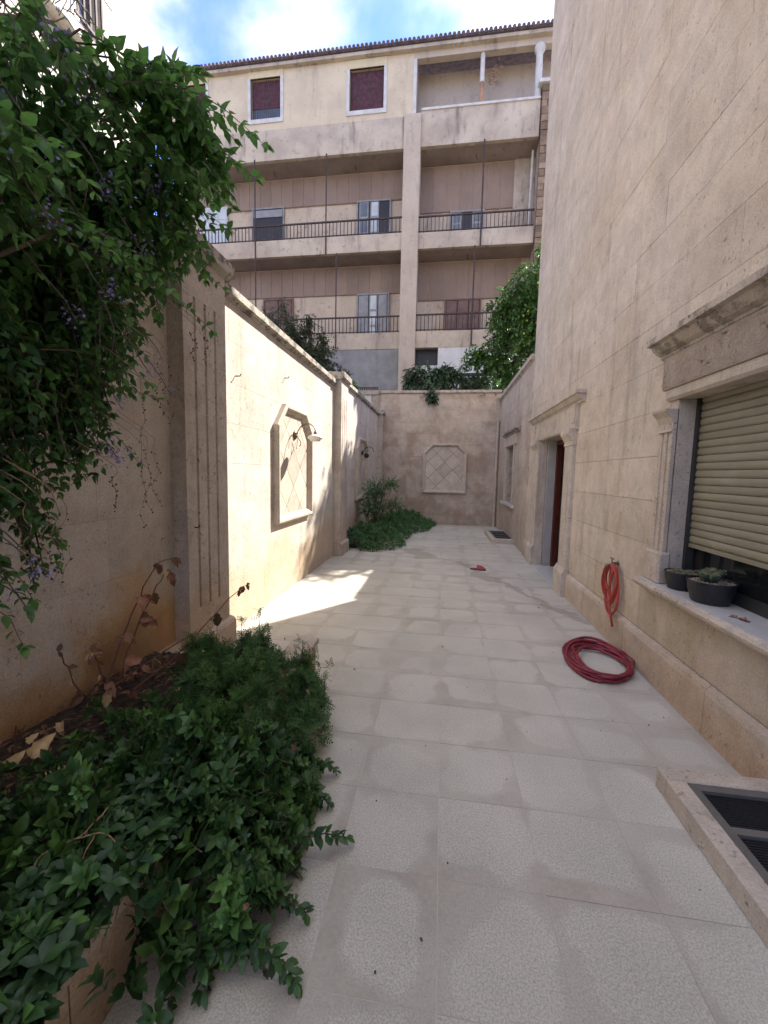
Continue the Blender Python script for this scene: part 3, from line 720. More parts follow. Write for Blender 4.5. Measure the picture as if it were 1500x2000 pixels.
# ------------------------------------------------------------------ planters
pb = thing('planter', (-.85, .8, 0), 'low beige stone planter wall overgrown in the near left corner', 'planter')
stone = MAT['stone_plinth']
for i in range(4):
    y0_ = -1.2 + i*.98
    box('planter_stone', (-.99, y0_, 0), (-.86, y0_ + .975, .27), 'stone_plinth', pb)
    box('planter_cap', (-1.01, y0_, .2705), (-.835, y0_ + .975, .315), 'stone_trim', pb, bevel=.006)
box('planter_stone', (XL, 2.40, 0), (-.86, 2.60, .24), 'stone_plinth', pb)
def soil(name, x0, x1, y0, y1, z, parent, amp=.03, n=40):
    vs = []; fs = []
    for j in range(n+1):
        for i in range(n+1):
            x, y = x0+(x1-x0)*i/n, y0+(y1-y0)*j/n
            vs.append((x, y, z + amp*(math.sin(x*7+y*3)+math.sin(y*9-x*4))*.5 + random.uniform(-.008, .008)))
    for j in range(n):
        for i in range(n): fs.append((j*(n+1)+i, j*(n+1)+i+1, (j+1)*(n+1)+i+1, (j+1)*(n+1)+i))
    return MB().add(vs, fs).build(name, 'soil', parent)
soil('soil', XL, -.99, -1.2, 2.40, .26, pb, .02)
fb = thing('far_bed', (-1.5, 10, 0), 'far planting bed in the back left corner, hidden under plants', 'planter')
soil('soil', XL, -1.15, 7.75, YB, .05, fb, .02, 20)
box('kerb_stone', (-1.15, 7.75, 0), (-1.05, YB - .001, .08), 'stone_plinth', fb)

# ------------------------------------------------------------------ foliage engine
def unit(a): return a/np.maximum(np.linalg.norm(a, axis=-1, keepdims=True), 1e-9)
def leaf_shape(kind):
    if kind == 'oval':      # midrib 0..3, left 4,5, right 6,7
        v = [(0,0,0),(.22,0,.03),(.50,0,.03),(.80,0,-.02),(1,0,-.10),(.16,.15,.06),(.46,.265,.085),(.79,.165,.03),(.16,-.15,.06),(.46,-.265,.085),(.79,-.165,.03)]
        f = [(0,1,5),(1,2,6,5),(2,3,7,6),(3,4,7),(0,8,1),(1,8,9,2),(2,9,10,3),(3,10,4)]
    elif kind == 'pointed':
        v = [(0,0,0),(.20,0,.02),(.46,0,.02),(.74,0,-.01),(1,0,-.09),(.14,.17,.05),(.40,.28,.075),(.70,.17,.03),(.14,-.17,.05),(.40,-.28,.075),(.70,-.17,.03)]
        f = [(0,1,5),(1,2,6,5),(2,3,7,6),(3,4,7),(0,8,1),(1,8,9,2),(2,9,10,3),(3,10,4)]
    elif kind == 'long':
        v = [(0,0,0),(.4,0,.04),(.75,0,.0),(1,0,-.12),(.35,.11,.06),(.72,.12,.03),(.35,-.11,.06),(.72,-.12,.03)]
        f = [(0,1,4),(1,2,5,4),(2,3,5),(0,6,1),(1,6,7,2),(2,7,3)]
    elif kind == 'small':
        v = [(0,0,0),(.45,.26,.05),(1,0,-.05),(.45,-.26,.05)]; f = [(0,2,1),(0,3,2)]
    elif kind == 'fern':    # a compound leaf: toothed leaflets along a rib
        v = []; f = []
        def lf(x, y, ang, L, w):
            b = len(v); c, s_ = math.cos(ang), math.sin(ang)
            for (a, q, zq) in ((0,0,0), (.5,w,.02), (1,0,-.03), (.5,-w,.02)):
                v.append((x+(a*c-q*s_)*L, y+(a*s_+q*c)*L, zq))
            f.append((b, b+1, b+2, b+3))
        for x, L in ((.22, .34), (.46, .36), (.70, .28)):
            lf(x, 0, .95, L, .22); lf(x, 0, -.95, L, .22)
        lf(.82, 0, 0, .3, .26)
        b = len(v); v += [(0, -.012, -.01), (0, .012, -.01), (.85, 0, -.01)]; f.append((b, b+1, b+2))
    elif kind == 'needle':
        v = [(0,-.03,0),(0,.03,0),(1,0,0)]; f = [(0,1,2)]
    return np.array(v, float), f
def frames(D, Nn):
    D = unit(D); Nn = Nn - D*(D*Nn).sum(-1, keepdims=True); Nn = unit(Nn); B = np.cross(Nn, D); return D, B, Nn
def leaves_mesh(name, mat, parent, P, D, Nn, S_, T, kind, origin=None):
    P, D, Nn, S_, T = map(np.asarray, (P, D, Nn, S_, T))
    D, B, Nn = frames(D, Nn); sv, sf = leaf_shape(kind); k = len(sv); n = len(P)
    org = np.array(WL[parent.name]) if parent else np.zeros(3)
    V = (P[:, None] + S_[:, None, None]*(sv[None, :, 0:1]*D[:, None] + sv[None, :, 1:2]*B[:, None] + sv[None, :, 2:3]*Nn[:, None])) - org
    V = V.reshape(-1, 3)
    lt = np.array([len(q) for q in sf]*n, np.int32)
    flat = np.concatenate([np.array(q) for q in sf]); lv = (flat[None] + (np.arange(n)*k)[:, None]).ravel().astype(np.int32)
    me = bpy.data.meshes.new(name); me.vertices.add(len(V)); me.vertices.foreach_set('co', V.ravel().astype(np.float32))
    me.loops.add(len(lv)); me.loops.foreach_set('vertex_index', lv)
    me.polygons.add(len(lt)); ls = np.concatenate([[0], np.cumsum(lt)[:-1]]).astype(np.int32)
    me.polygons.foreach_set('loop_start', ls); me.polygons.foreach_set('loop_total', lt)
    at = me.attributes.new('tone', 'FLOAT', 'POINT'); at.data.foreach_set('value', np.repeat(T, k).astype(np.float32))
    me.update(calc_edges=True); me.polygons.foreach_set('use_smooth', np.ones(len(lt), bool))
    return link(name, me, mat, parent)
_single = {}
def foliage(parent, mat, kind, P, D, Nn, S_, T, nsep=0, name='leaf'):
    """the nsep leaves that show largest become objects of their own; the rest one part"""
    P, D, Nn, S_, T = map(lambda a: np.asarray(a, float), (P, D, Nn, S_, T)); n = len(P)
    idx = np.zeros(n, bool)
    if nsep:
        rel = P - np.array(CAM); z = rel @ np.array(cam_fwd); x = rel @ np.array(cam_right); y = rel @ np.array(cam_up)
        ok = (z > .2) & (abs(x/z) < .95) & (abs(y/z) < 1.27)
        sc = np.where(ok, S_/np.linalg.norm(rel, axis=1), -1)
        idx[np.argsort(-sc)[:nsep]] = True
        Dn, B, Nu = frames(D[idx], Nn[idx]); sv, sf = leaf_shape(kind)
        for p, d, b, u, s_, t in zip(P[idx], Dn, B, Nu, S_[idx], T[idx]):
            key = (kind, mat, round(float(t)*5))
            if key not in _single:
                me = bpy.data.meshes.new(name); me.from_pydata([tuple(q) for q in sv], [], sf)
                at = me.attributes.new('tone', 'FLOAT', 'POINT'); at.data.foreach_set('value', [key[2]/5.]*len(sv))
                me.polygons.foreach_set('use_smooth', [True]*len(sf)); me.materials.append(MAT[mat]); _single[key] = me
            o = bpy.data.objects.new(name, _single[key]); COL.objects.link(o); o.parent = parent
            Mx = Matrix(((d[0], b[0], u[0], p[0]), (d[1], b[1], u[1], p[1]), (d[2], b[2], u[2], p[2]), (0, 0, 0, 1))) @ Matrix.Scale(float(s_), 4)
            Mx.translation -= WL[parent.name]; o.matrix_basis = Mx
    r = ~idx
    if r.any():
        o = leaves_mesh('foliage', mat, parent, P[r], D[r], Nn[r], S_[r], T[r], kind); o['kind'] = 'stuff'

def rdir(n=None):
    a = rng.normal(size=(n, 3) if n else 3); return unit(a)
class Leaves:
    def __init__(s): s.P, s.D, s.N, s.S, s.T = [], [], [], [], []
    def add(s, p, d, n, sz, t): s.P.append(p); s.D.append(d); s.N.append(n); s.S.append(sz); s.T.append(t)
    def out(s): return s.P, s.D, s.N, s.S, s.T
def twig(L, pts, size, step, tone, start=.15, droop=.3, up=(0, 0, 1), spread=1.0, whorl=2, tipfan=True):
    """leaves in opposite pairs along a polyline"""
    pts = np.array(pts, float); seg = np.linalg.norm(np.diff(pts, axis=0), axis=1); tot = seg.sum(); cum = np.concatenate([[0], np.cumsum(seg)])
    s = tot*start; a0 = rng.uniform(0, 6.28); k = 0
    while s < tot:
        i = min(np.searchsorted(cum, s, side='right')-1, len(seg)-1); f = (s-cum[i])/seg[i]
        p = pts[i]*(1-f)+pts[i+1]*f; t = unit(pts[i+1]-pts[i]); o = unit(np.cross(t, rng.normal(size=3)*.3+[.3, .2, 1])); q = np.cross(t, o)
        for w in range(whorl):
            a = a0 + k*1.57 + w*2*math.pi/whorl; side = o*math.cos(a)+q*math.sin(a)
            d = t*rng.uniform(.25, .8) + side*spread + np.array([0, 0, -droop]) + rng.normal(size=3)*.2
            nn = np.array(up)*1.0 + rng.normal(size=3)*.35
            L.add(p, d, nn, size*rng.uniform(.65, 1.15)*(1-.35*(s/tot)**3), float(np.clip(tone + rng.normal()*.13, 0, 1)))
        s += step*rng.uniform(.7, 1.3); k += 1
    if tipfan:
        t = unit(pts[-1]-pts[-2])
        for w in range(3):
            L.add(pts[-1], t + rng.normal(size=3)*.45, np.array(up)+rng.normal(size=3)*.3, size*rng.uniform(.5, .8), float(np.clip(tone+.25+rng.normal()*.1, 0, 1)))
def arc(p0, p1, sag=.0, n=6, wob=.02):
    p0, p1 = np.array(p0, float), np.array(p1, float); out = []
    for i in range(n+1):
        f = i/n; p = p0*(1-f)+p1*f; p[2] += sag*4*f*(1-f); p = p + rng.normal(size=3)*wob*(0 < i < n); out.append(p)
    return out

# ------------------------------------------------------------------ overhanging shrub with purple flowers (left)
sh = thing('flowering_shrub', (-1.72, .35, .26), 'large dark shrub with purple blossom hanging over the left garden wall', 'shrub')
mb = MB()
base = (-1.72, .35, .25)
limbs = [[base, (-1.75, .5, 1.3), (-1.7, .8, 2.2), (-1.5, 1.2, 2.9)], [base, (-1.8, .6, 1.6), (-1.9, 1.2, 2.6), (-1.8, 1.9, 3.3)],
         [base, (-1.6, .6, 1.2), (-1.5, .9, 1.9), (-1.35, 1.3, 2.3)], [base, (-1.9, .3, 1.8), (-2.1, .6, 3.2), (-2.2, 1.2, 4.2)]]
for l in limbs: mb.tube(l, [.03, .02, .012, .006], 7)
mb.build('trunk', 'bark', sh, smooth=True)
L = Leaves(); tw = MB(); LL = Leaves()
def limbpoint():
    l = limbs[rng.integers(len(limbs))]; i = rng.integers(1, 3); f = rng.uniform(); return np.array(l[i])*(1-f)+np.array(l[i+1])*f
# clumps (centre, radii, number of shoots, leaf size, tone)
clumps = [((-1.62, 1.72, 2.62), (.32, .46, .40), 165, .068, .22), ((-1.58, 1.5, 2.1), (.28, .38, .32), 150, .062, .2), ((-1.5, 1.28, 1.68), (.2, .27, .22), 120, .052, .12),
          ((-1.55, 1.15, 2.35), (.3, .35, .38), 85, .076, .36), ((-1.55, 1.5, 2.95), (.32, .32, .2), 40, .07, .28), ((-1.85, 2.05, 2.92), (.4, .6, .34), 80, .07, .32),
          ((-1.32, 1.95, 3.08), (.24, .3, .24), 30, .085, .42), ((-1.38, 1.85, 2.72), (.2, .3, .2), 34, .07, .34),
          ((-1.43, 1.42, 1.73), (.11, .15, .12), 30, .05, .16), ((-1.34, 1.5, 2.0), (.12, .14, .14), 24, .05, .2),
          ((-1.4, 1.12, 1.32), (.12, .15, .20), 34, .05, .14), ((-1.5, 1.0, 1.9), (.25, .3, .4), 110, .06, .12)]
for c, r, n, sz, tone in clumps:
    c = np.array(c); r = np.array(r)
    for _ in range(n):
        d = rdir(); e = c + d*r*rng.uniform(.55, 1.05)
        s0 = c + d*r*rng.uniform(.1, .5) + np.array([0, 0, .12])
        pts = arc(s0, e + np.array([0, 0, -.10]), .07, 4, .012)
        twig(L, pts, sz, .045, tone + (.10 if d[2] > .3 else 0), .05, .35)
        if rng.uniform() < .5: tw.tube([tuple(p) for p in pts], [.003]*4+[.0015], 4, cap=False)
# long arching sprays reaching over the paving
sprays = [((-1.5, 1.7, 3.0), (-.98, 2.0, 3.12), .1, .085, .4), ((-1.5, 1.8, 2.95), (-1.0, 2.1, 2.98), .12, .08, .35), ((-1.5, 1.7, 2.75), (-1.12, 2.05, 2.72), .08, .075, .4), ((-1.45, 1.7, 3.1), (-1.2, 1.95, 3.36), .05, .09, .35), ((-1.45, 1.7, 2.6), (-1.22, 2.0, 2.5), .06, .07, .3),
          ((-1.45, 1.6, 3.0), (-.88, 1.95, 3.02), .12, .075, .42), ((-1.5, 1.5, 3.1), (-.98, 1.85, 2.98), .1, .07, .4), ((-1.5, 1.7, 3.05), (-1.17, 1.86, 3.28), .05, .08, .3),
          ((-1.5, 1.7, 3.1), (-1.17, 1.9, 3.16), .05, .08, .3), ((-1.5, 1.6, 2.9), (-1.02, 1.9, 2.72), .08, .07, .45), ((-1.6, 1.6, 2.8), (-1.15, 1.95, 2.8), .05, .07, .3),
          ((-1.5, 1.35, 2.3), (-1.06, 1.78, 2.13), .08, .055, .35), ((-1.5, 1.3, 2.35), (-1.12, 1.6, 2.22), .1, .055, .45), ((-1.5, 1.2, 2.2), (-1.2, 1.45, 2.28), .08, .06, .55),
          ((-1.5, 1.2, 1.9), (-1.22, 1.62, 1.8), .06, .05, .25), ((-1.5, 1.0, 1.6), (-1.28, 1.2, 1.25), .06, .05, .2), ((-1.5, .9, 1.5), (-1.3, 1.08, 1.05), .05, .05, .15),
          ((-1.6, 1.2, 1.9), (-1.32, 1.62, 1.52), .06, .05, .2),
          ((-1.5, .9, 3.2), (-1.15, 1.1, 3.35), .05, .08, .4), ((-1.55, 1.6, 2.6), (-1.25, 2.1, 2.62), .06, .06, .25), ((-1.45, .95, 1.4), (-1.2, 1.02, 1.10), .03, .05, .3),
          ((-1.4, .9, 1.3), (-1.22, 1.0, .96), .03, .052, .25), ((-1.5, 1.1, 2.5), (-1.1, 1.2, 2.35), .08, .07, .5), ((-1.5, 1.8, 2.75), (-1.3, 2.3, 2.55), .04, .06, .25)]
for p0, p1, sag, sz, tone in sprays:
    for q in range(3):
        pp1 = np.array(p1) + rng.normal(size=3)*(.03 if q else 0) - (np.array(p1)-np.array(p0))*.18*q
        pts = arc(np.array(p0)+rng.normal(size=3)*.03, pp1, sag, 7, .008)
        twig(LL, pts, sz, .042, tone, .1, .25); tw.tube([tuple(p) for p in pts], [.0045-.0005*i for i in range(8)], 5)
tw.build('branches', 'bark', sh, kind='stuff')
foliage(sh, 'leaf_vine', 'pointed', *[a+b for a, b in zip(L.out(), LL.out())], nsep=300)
# blossom racemes and hanging berry strings
def raceme(p, n, r, drop):
    mb = MB()
    for _ in range(n):
        c = np.array(p) + rng.normal(size=3)*np.array([r, r, r*.7]) + np.array([0, 0, -rng.uniform(0, drop)]); s_ = rng.uniform(.003, .0055)
        a = rng.uniform(0, 6.28); tilt = rdir()*.7 + np.array([0, 0, .3])
        t = Vector(tilt).normalized(); o1 = t.orthogonal().normalized(); o2 = t.cross(o1)
        vs = [tuple(Vector(c))]; fs = []
        for k in range(5):
            for da, rr in ((-.42, .9), (0, 1.25), (.42, .9)):
                an = a + k*1.2566 + da; vs.append(tuple(Vector(c) + (o1*math.cos(an)+o2*math.sin(an))*s_*rr + t*s_*.25))
            b = 1+k*3; fs.append((0, b, b+1, b+2))
        mb.add(vs, fs)
    mb.build('blossom', 'purple', sh)
for p, n, r, dr_ in [((-1.36, 1.47, 1.60), 90, .035, .05), ((-1.33, 1.52, 1.57), 70, .03, .05), ((-1.40, 1.40, 1.59), 50, .03, .04), ((-1.28, 1.30, 2.05), 22, .02, .05),
                     ((-1.19, 1.55, 1.92), 26, .02, .05), ((-1.16, 1.62, 1.86), 20, .02, .05), ((-1.29, 1.5, 1.78), 26, .022, .05), ((-1.22, 1.05, 1.20), 14, .014, .03), ((-1.22, 1.09, 1.18), 12, .014, .03),
                     ((-1.24, 1.02, 1.13), 12, .014, .03), ((-1.19, 1.62, 1.99), 16, .02, .04), ((-1.3, 1.25, 2.55), 50, .03, .06), ((-1.25, 1.0, 2.5), 60, .035, .08), ((-1.3, 1.5, 2.6), 40, .03, .06),
                     ((-1.3, 1.45, 2.35), 40, .03, .05), ((-1.25, 1.2, 2.3), 36, .03, .05), ((-1.3, 1.4, 2.85), 36, .03, .06), ((-1.15, 1.15, 2.78), 40, .03, .05), ((-1.3, 1.75, 2.75), 40, .03, .05),
                     ((-1.2, 1.35, 2.15), 26, .022, .05), ((-1.25, 1.6, 2.42), 30, .025, .05)]:
    raceme(p, n, r, dr_)
    q_ = np.array(p) + np.array([-.13, -.10, .17]); MB().tube([tuple(v) for v in arc(q_, np.array(p)-[0, 0, dr_], .03, 5, .004)], [.0022]*5+[.001], 4).build('flower_stalk', 'bark', sh)
mb = MB(); bb = MB()
for (x, y, z), ln in [((-1.20, 1.52, 1.62), .30), ((-1.19, 1.55, 1.62), .27), ((-1.21, 1.5, 1.6), .33), ((-1.20, 1.5, 1.86), .28), ((-1.25, 1.4, 1.5), .16), ((-1.3, 1.1, 1.38), .2), ((-1.28, 1.14, 1.4), .25),
                    ((-1.3, 1.08, 1.3), .2), ((-1.26, 1.16, 1.42), .3), ((-1.25, 1.18, 1.4), .28), ((-1.08, 1.76, 2.12), .14), ((-1.1, 1.7, 2.12), .13), ((-1.17, 1.56, 1.98), .25), ((-1.16, 1.6, 2.0), .3)]:
    pts = [(x + .012*math.sin(k*1.3+x*50), y + .01*math.cos(k*1.7+y*40), z - ln*k/8) for k in range(9)]
    pts = [(x-.10, y-.07, z+.10), (x-.04, y-.03, z+.05)] + pts
    MB().tube(pts, .0013, 4).build('berry_string', 'twig', sh)
    for k in range(4, 11):
        for q in range(2): bb.ball((pts[k][0]+rng.uniform(-.006, .006), pts[k][1]+rng.uniform(-.006, .006), pts[k][2]+rng.uniform(-.015, .015)), rng.uniform(.0025, .0045), 5, 4)
bb.build('berries', 'berry', sh, kind='stuff')

# ------------------------------------------------------------------ conifer behind the wall (top left)
cf = thing('conifer', (-3.1, 2.2, 0), 'grey green conifer with drooping needle branches above the wall, top left', 'tree')
mb = MB().tube([(-3.1, 2.2, 0), (-3.1, 2.25, 3), (-3.05, 2.2, 6), (-3.1, 2.2, 9)], [.14, .11, .08, .03], 9); mb.build('trunk', 'bark', cf, smooth=True)
NL = Leaves(); tb = MB()
for _ in range(120):
    z0 = rng.uniform(3.3, 7.6); a = rng.uniform(-2.2, 1.6); ln = rng.uniform(.6, 1.35)*(1-.06*(z0-3.4))
    p0 = np.array([-3.08, 2.2, z0]); p1 = p0 + np.array([math.cos(a)*ln, math.sin(a)*ln, -.25*ln]); pts = arc(p0, p1, .1, 8, .02)
    tb.tube([tuple(p) for p in pts], [.014-.0014*i for i in range(9)], 5, cap=False)
    for k in range(2, 9):
        for q in range(3):
            d = unit(rdir() + np.array([0, 0, -.4])); sp2 = [pts[k], pts[k] + d*rng.uniform(.1, .22)]; tb.tube([tuple(s_) for s_ in sp2], .0035, 3, cap=False)
            for w in range(26):
                f = rng.uniform(); NL.add(sp2[0]*(1-f)+sp2[1]*f, rdir()+d*.5, rdir(), rng.uniform(.018, .034), rng.uniform(0, 1))
tb.build('branches', 'bark', cf, kind='stuff'); foliage(cf, 'needle', 'needle', *NL.out())

def curled_leaf(name, p, d, nrm, size, mat, parent, curl=.5, wid=.3, label=None):
    d = Vector(d).normalized(); n_ = Vector(nrm); n_ = (n_ - d*n_.dot(d)).normalized(); b = n_.cross(d); p = Vector(p); vs = []; fs = []; ph = rng.uniform(0, 6.28)
    K, J = 7, 5
    for i in range(K+1):
        t = i/K; w = wid*math.sin(math.pi*min(1, t*.93+.05))**.8*(1-.25*t)*(1+.18*math.sin(i*2.7+ph)); cz = -curl*t*t*.8
        for j in range(J):
            s_ = (j/(J-1)-.5)*2; cup = (s_*s_)*w*curl*1.0 + .05*math.sin(i*1.9+j*2.3+ph) + .035*math.sin(i*3.1-j*1.7+ph*2)
            vs.append(tuple(p + d*size*t*(1-.15*curl*t) + b*size*w*s_ + n_*size*(cz+cup)))
    for i in range(K):
        for j in range(J-1): fs.append((i*J+j, i*J+j+1, (i+1)*J+j+1, (i+1)*J+j))
    o = MB().add(vs, fs).build(name, mat, parent, smooth=True)
    if label: o['label'] = label
    return o
def smooth_path(pts, sub=4, wob=0.):
    P = [Vector(p) for p in pts]; out = []
    for i in range(len(P)-1):
        a, b, c, d = P[max(i-1, 0)], P[i], P[i+1], P[min(i+2, len(P)-1)]
        for k in range(sub):
            t = k/sub; q = .5*((2*b) + (c-a)*t + (2*a-5*b+4*c-d)*t*t + (3*b-a-3*c+d)*t**3)
            if (i or k) and wob: q = q + Vector(rng.normal(size=3)*wob*.5)
            out.append(tuple(q))
    return out + [tuple(P[-1])]
# ------------------------------------------------------------------ near ground cover
def bump2(x, y, cx_, cy_, rx, ry, h): 
    d = ((x-cx_)/rx)**2 + ((y-cy_)/ry)**2; return h*np.clip(1-d, 0, 1)**.6
def wob(x, y): return 1 + .16*np.sin(x*17+y*9) + .13*np.sin(y*23-x*13+1) + .10*np.sin(x*41+y*37)
def H_fern(x, y): return wob(x, y)*np.maximum(bump2(x, y, -1.03, 2.0, .46, .58, .46), bump2(x, y, -1.38, 2.3, .38, .33, .38))
def H_gloss(x, y):
    return wob(y, x)*np.maximum.reduce([bump2(x, y, -.95, 1.35, .46, .52, .42), bump2(x, y, -1.2, .9, .62, .55, .44), bump2(x, y, -.76, 1.55, .26, .45, .24),
                              bump2(x, y, -.64, 1.18, .20, .28, .22), bump2(x, y, -.70, .96, .08, .14, .13), bump2(x, y, -1.0, .42, .36, .36, .46), bump2(x, y, -1.05, .85, .28, .45, .47), bump2(x, y, -1.35, .6, .4, .5, .48), bump2(x, y, -1.3, 1.5, .3, .4, .36)])
def normal_of(H, x, y):
    e = .02; return unit(np.array([-(H(x+e, y)-H(x-e, y))/(2*e), -(H(x, y+e)-H(x, y-e))/(2*e), 1.]))
gc = thing('ground_cover_plant', (-.95, 1.2, .26), 'glossy dark green trailing plant spilling over the planter in the lower left', 'plant')
L = Leaves(); tw = MB(); n = 0
while n < 1900:
    x, y = rng.uniform(-1.85, -.33), rng.uniform(.25, 2.1); h = float(H_gloss(x, y))
    if h < .02: continue
    if .74 < y < .98 and -.87 < x < -.70 and rng.uniform() < .9: continue   # bare patch where the planter wall shows
    if (x < -1.27 and y > 1.0 - (x < -1.45)*.12) and rng.uniform() < .93: continue
    if x > -.87 and y < .86 + max(0, x + .70)*1.25 and rng.uniform() < .97: continue
    if H_fern(x, y) > h + .03: continue
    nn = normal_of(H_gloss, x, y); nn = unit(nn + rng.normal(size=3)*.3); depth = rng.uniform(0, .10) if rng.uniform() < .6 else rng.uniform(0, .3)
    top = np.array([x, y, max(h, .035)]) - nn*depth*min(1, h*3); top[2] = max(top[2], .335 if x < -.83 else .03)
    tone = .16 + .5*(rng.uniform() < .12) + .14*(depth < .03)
    sz = rng.choice([.028, .04, .05, .056, .062])*rng.uniform(.9, 1.1)
    for k in range(3):
        p = top - nn*.016*k; a0 = rng.uniform(0, 3.14)
        m_ = 2 if k else 3
        t1 = unit(np.cross(nn, rng.normal(size=3))); t2 = np.cross(nn, t1)
        for w in range(2*m_ - 1 if k == 0 else 3):
            a = a0 + w*2*math.pi/(2*m_-1 if k == 0 else 3); s_ = t1*math.cos(a)+t2*math.sin(a)
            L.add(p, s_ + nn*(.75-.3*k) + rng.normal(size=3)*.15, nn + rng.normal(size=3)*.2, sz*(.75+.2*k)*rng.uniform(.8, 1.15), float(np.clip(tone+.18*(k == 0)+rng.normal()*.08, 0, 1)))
    tw.tube([tuple(top), tuple(top - nn*.05)], .0018, 4, cap=False)
    n += 1
for _ in range(420):
    x, y = rng.uniform(-1.05, -.80), rng.uniform(.35, 1.3)
    if .76 < y < .90 and x > -.93 and rng.uniform() < .7: continue
    top = np.array([x, y, rng.uniform(.335, .42)]); a0 = rng.uniform(0, 3.14); tone = .1 + .4*(rng.uniform() < .1)
    for w in range(5):
        a = a0 + w*1.2566; L.add(top, [math.cos(a)+.2, math.sin(a), rng.uniform(-.1, .5)], rng.normal(size=3)*.25+[0, 0, 1], rng.uniform(.03, .06), float(np.clip(tone+rng.normal()*.1, 0, 1)))
# trailing shoots creeping on to the paving
for p0, p1 in [((-.62, 1.15, .10), (-.40, 1.17, .035)), ((-.58, 1.32, .1), (-.33, 1.46, .04)), ((-.66, .98, .1), (-.50, 1.02, .03)), ((-.70, .98, .12), (-.68, .87, .02)), ((-.68, 1.0, .12), (-.62, .93, .02)),
               ((-.6, 1.05, .1), (-.37, .99, .03)), ((-.62, 1.75, .08), (-.47, 1.82, .03)), ((-.6, 1.6, .1), (-.45, 1.62, .03))]:
    pts = arc(p0, p1, .03, 6, .006); tw.tube([tuple(p) for p in pts], .003, 5); twig(L, pts, rng.uniform(.045, .06), .024, .2, .0, .1, whorl=4)
tw.build('stems', 'bark', gc)
foliage(gc, 'leaf_glossy', 'oval', *L.out(), nsep=300)
for _ in range(34):
    x, y = rng.uniform(-1.5, -.5), rng.uniform(.7, 2.5); h = max(float(H_gloss(x, y)), float(H_fern(x, y)))
    if h < .1: continue
    curled_leaf('dead_leaf', (x, y, h+.015), (rng.uniform(-1, 1), rng.uniform(-1, 1), rng.uniform(-.3, .2)), (0, 0, 1), rng.uniform(.02, .05), ['dryleaf_brown', 'dryleaf_pale', 'dryleaf_red'][int(rng.integers(0, 3))], gc, .7, .3)
fp = thing('feathery_plant', (-1.05, 2.1, .26), 'mound of fine feathery foliage behind the glossy plant, before the pilaster', 'plant')
L = Leaves(); tw = MB(); n = 0
while n < 2100:
    x, y = rng.uniform(-1.8, -.4), rng.uniform(1.3, 2.8); h = float(H_fern(x, y))
    if h < .03: continue
    nn = unit(normal_of(H_fern, x, y) + rng.normal(size=3)*.4 + np.array([0, 0, .3])); depth = rng.uniform(0, .07) if rng.uniform() < .65 else rng.uniform(0, .28)
    p = np.array([x, y, h + rng.uniform(-.01, .02)]) - nn*depth; p[2] = max(p[2], .02)
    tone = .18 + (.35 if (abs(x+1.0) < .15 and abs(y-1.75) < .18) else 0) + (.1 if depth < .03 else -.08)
    t1 = unit(np.cross(nn, rng.normal(size=3))); t2 = np.cross(nn, t1)
    for w in range(5):
        a = w*1.2566 + rng.uniform(0, 1); s_ = t1*math.cos(a)+t2*math.sin(a)
        L.add(p, s_ + nn*.45 + rng.normal(size=3)*.15, nn+rng.normal(size=3)*.25, rng.uniform(.038, .064), float(np.clip(tone+rng.normal()*.1, 0, 1)))
    if rng.uniform() < .4: tw.tube([tuple(p), tuple(p - nn*.07)], .0015, 4, cap=False)
    n += 1
for x, y, z in [(-1.32, 2.5, .52), (-1.12, 2.35, .62), (-1.02, 2.25, .58), (-.82, 2.3, .47), (-.62, 2.1, .38), (-1.5, 2.5, .5), (-.56, 1.75, .28), (-.52, 1.6, .2)]:
    tw.tube([(x, y, z-.25), (x+.01, y, z)], .002, 4, cap=False)
    for w in range(9): L.add(np.array([x, y, z-rng.uniform(0, .06)]), rdir()+np.array([0, 0, .3]), rdir()+np.array([0, 0, 1]), rng.uniform(.035, .055), rng.uniform(.2, .5))
tw.build('stems', 'bark', fp)
foliage(fp, 'leaf_fern', 'fern', *L.out(), nsep=300)

# ------------------------------------------------------------------ dried plant and dead leaves by the wall
dpnt = thing('dried_plant', (-1.62, 1.68, .26), 'dried plant with red brown stems and withered leaves against the left wall', 'plant')
stems = [[(-1.62, 1.68, .24), (-1.63, 1.72, .42), (-1.64, 1.85, .62), (-1.66, 2.0, .78), (-1.68, 2.18, .93), (-1.66, 2.3, .94)],
         [(-1.60, 1.70, .26), (-1.6, 1.8, .5), (-1.62, 1.95, .66), (-1.64, 2.1, .78), (-1.66, 2.22, .87), (-1.66, 2.27, .86)],
         [(-1.62, 1.75, .3), (-1.66, 1.62, .42), (-1.72, 1.6, .55), (-1.74, 1.58, .64)], [(-1.62, 1.75, .36), (-1.66, 1.72, .5), (-1.68, 1.7, .6)],
         [(-1.55, 1.8, .35), (-1.5, 2.1, .42), (-1.5, 2.5, .52), (-1.52, 2.85, .58), (-1.53, 3.0, .58)], [(-1.6, 1.7, .4), (-1.55, 1.95, .45), (-1.5, 2.2, .48)], [(-1.72, 1.35, .25), (-1.72, 1.36, .42)]]
mb = MB()
stems = [smooth_path(s_, 4, .008) for s_ in stems]
for s_ in stems: mb.tube(s_[::1], [.0058-.0038*i/len(s_) for i in range(len(s_))], 6)
mb.build('stem', 'stem_red', dpnt)
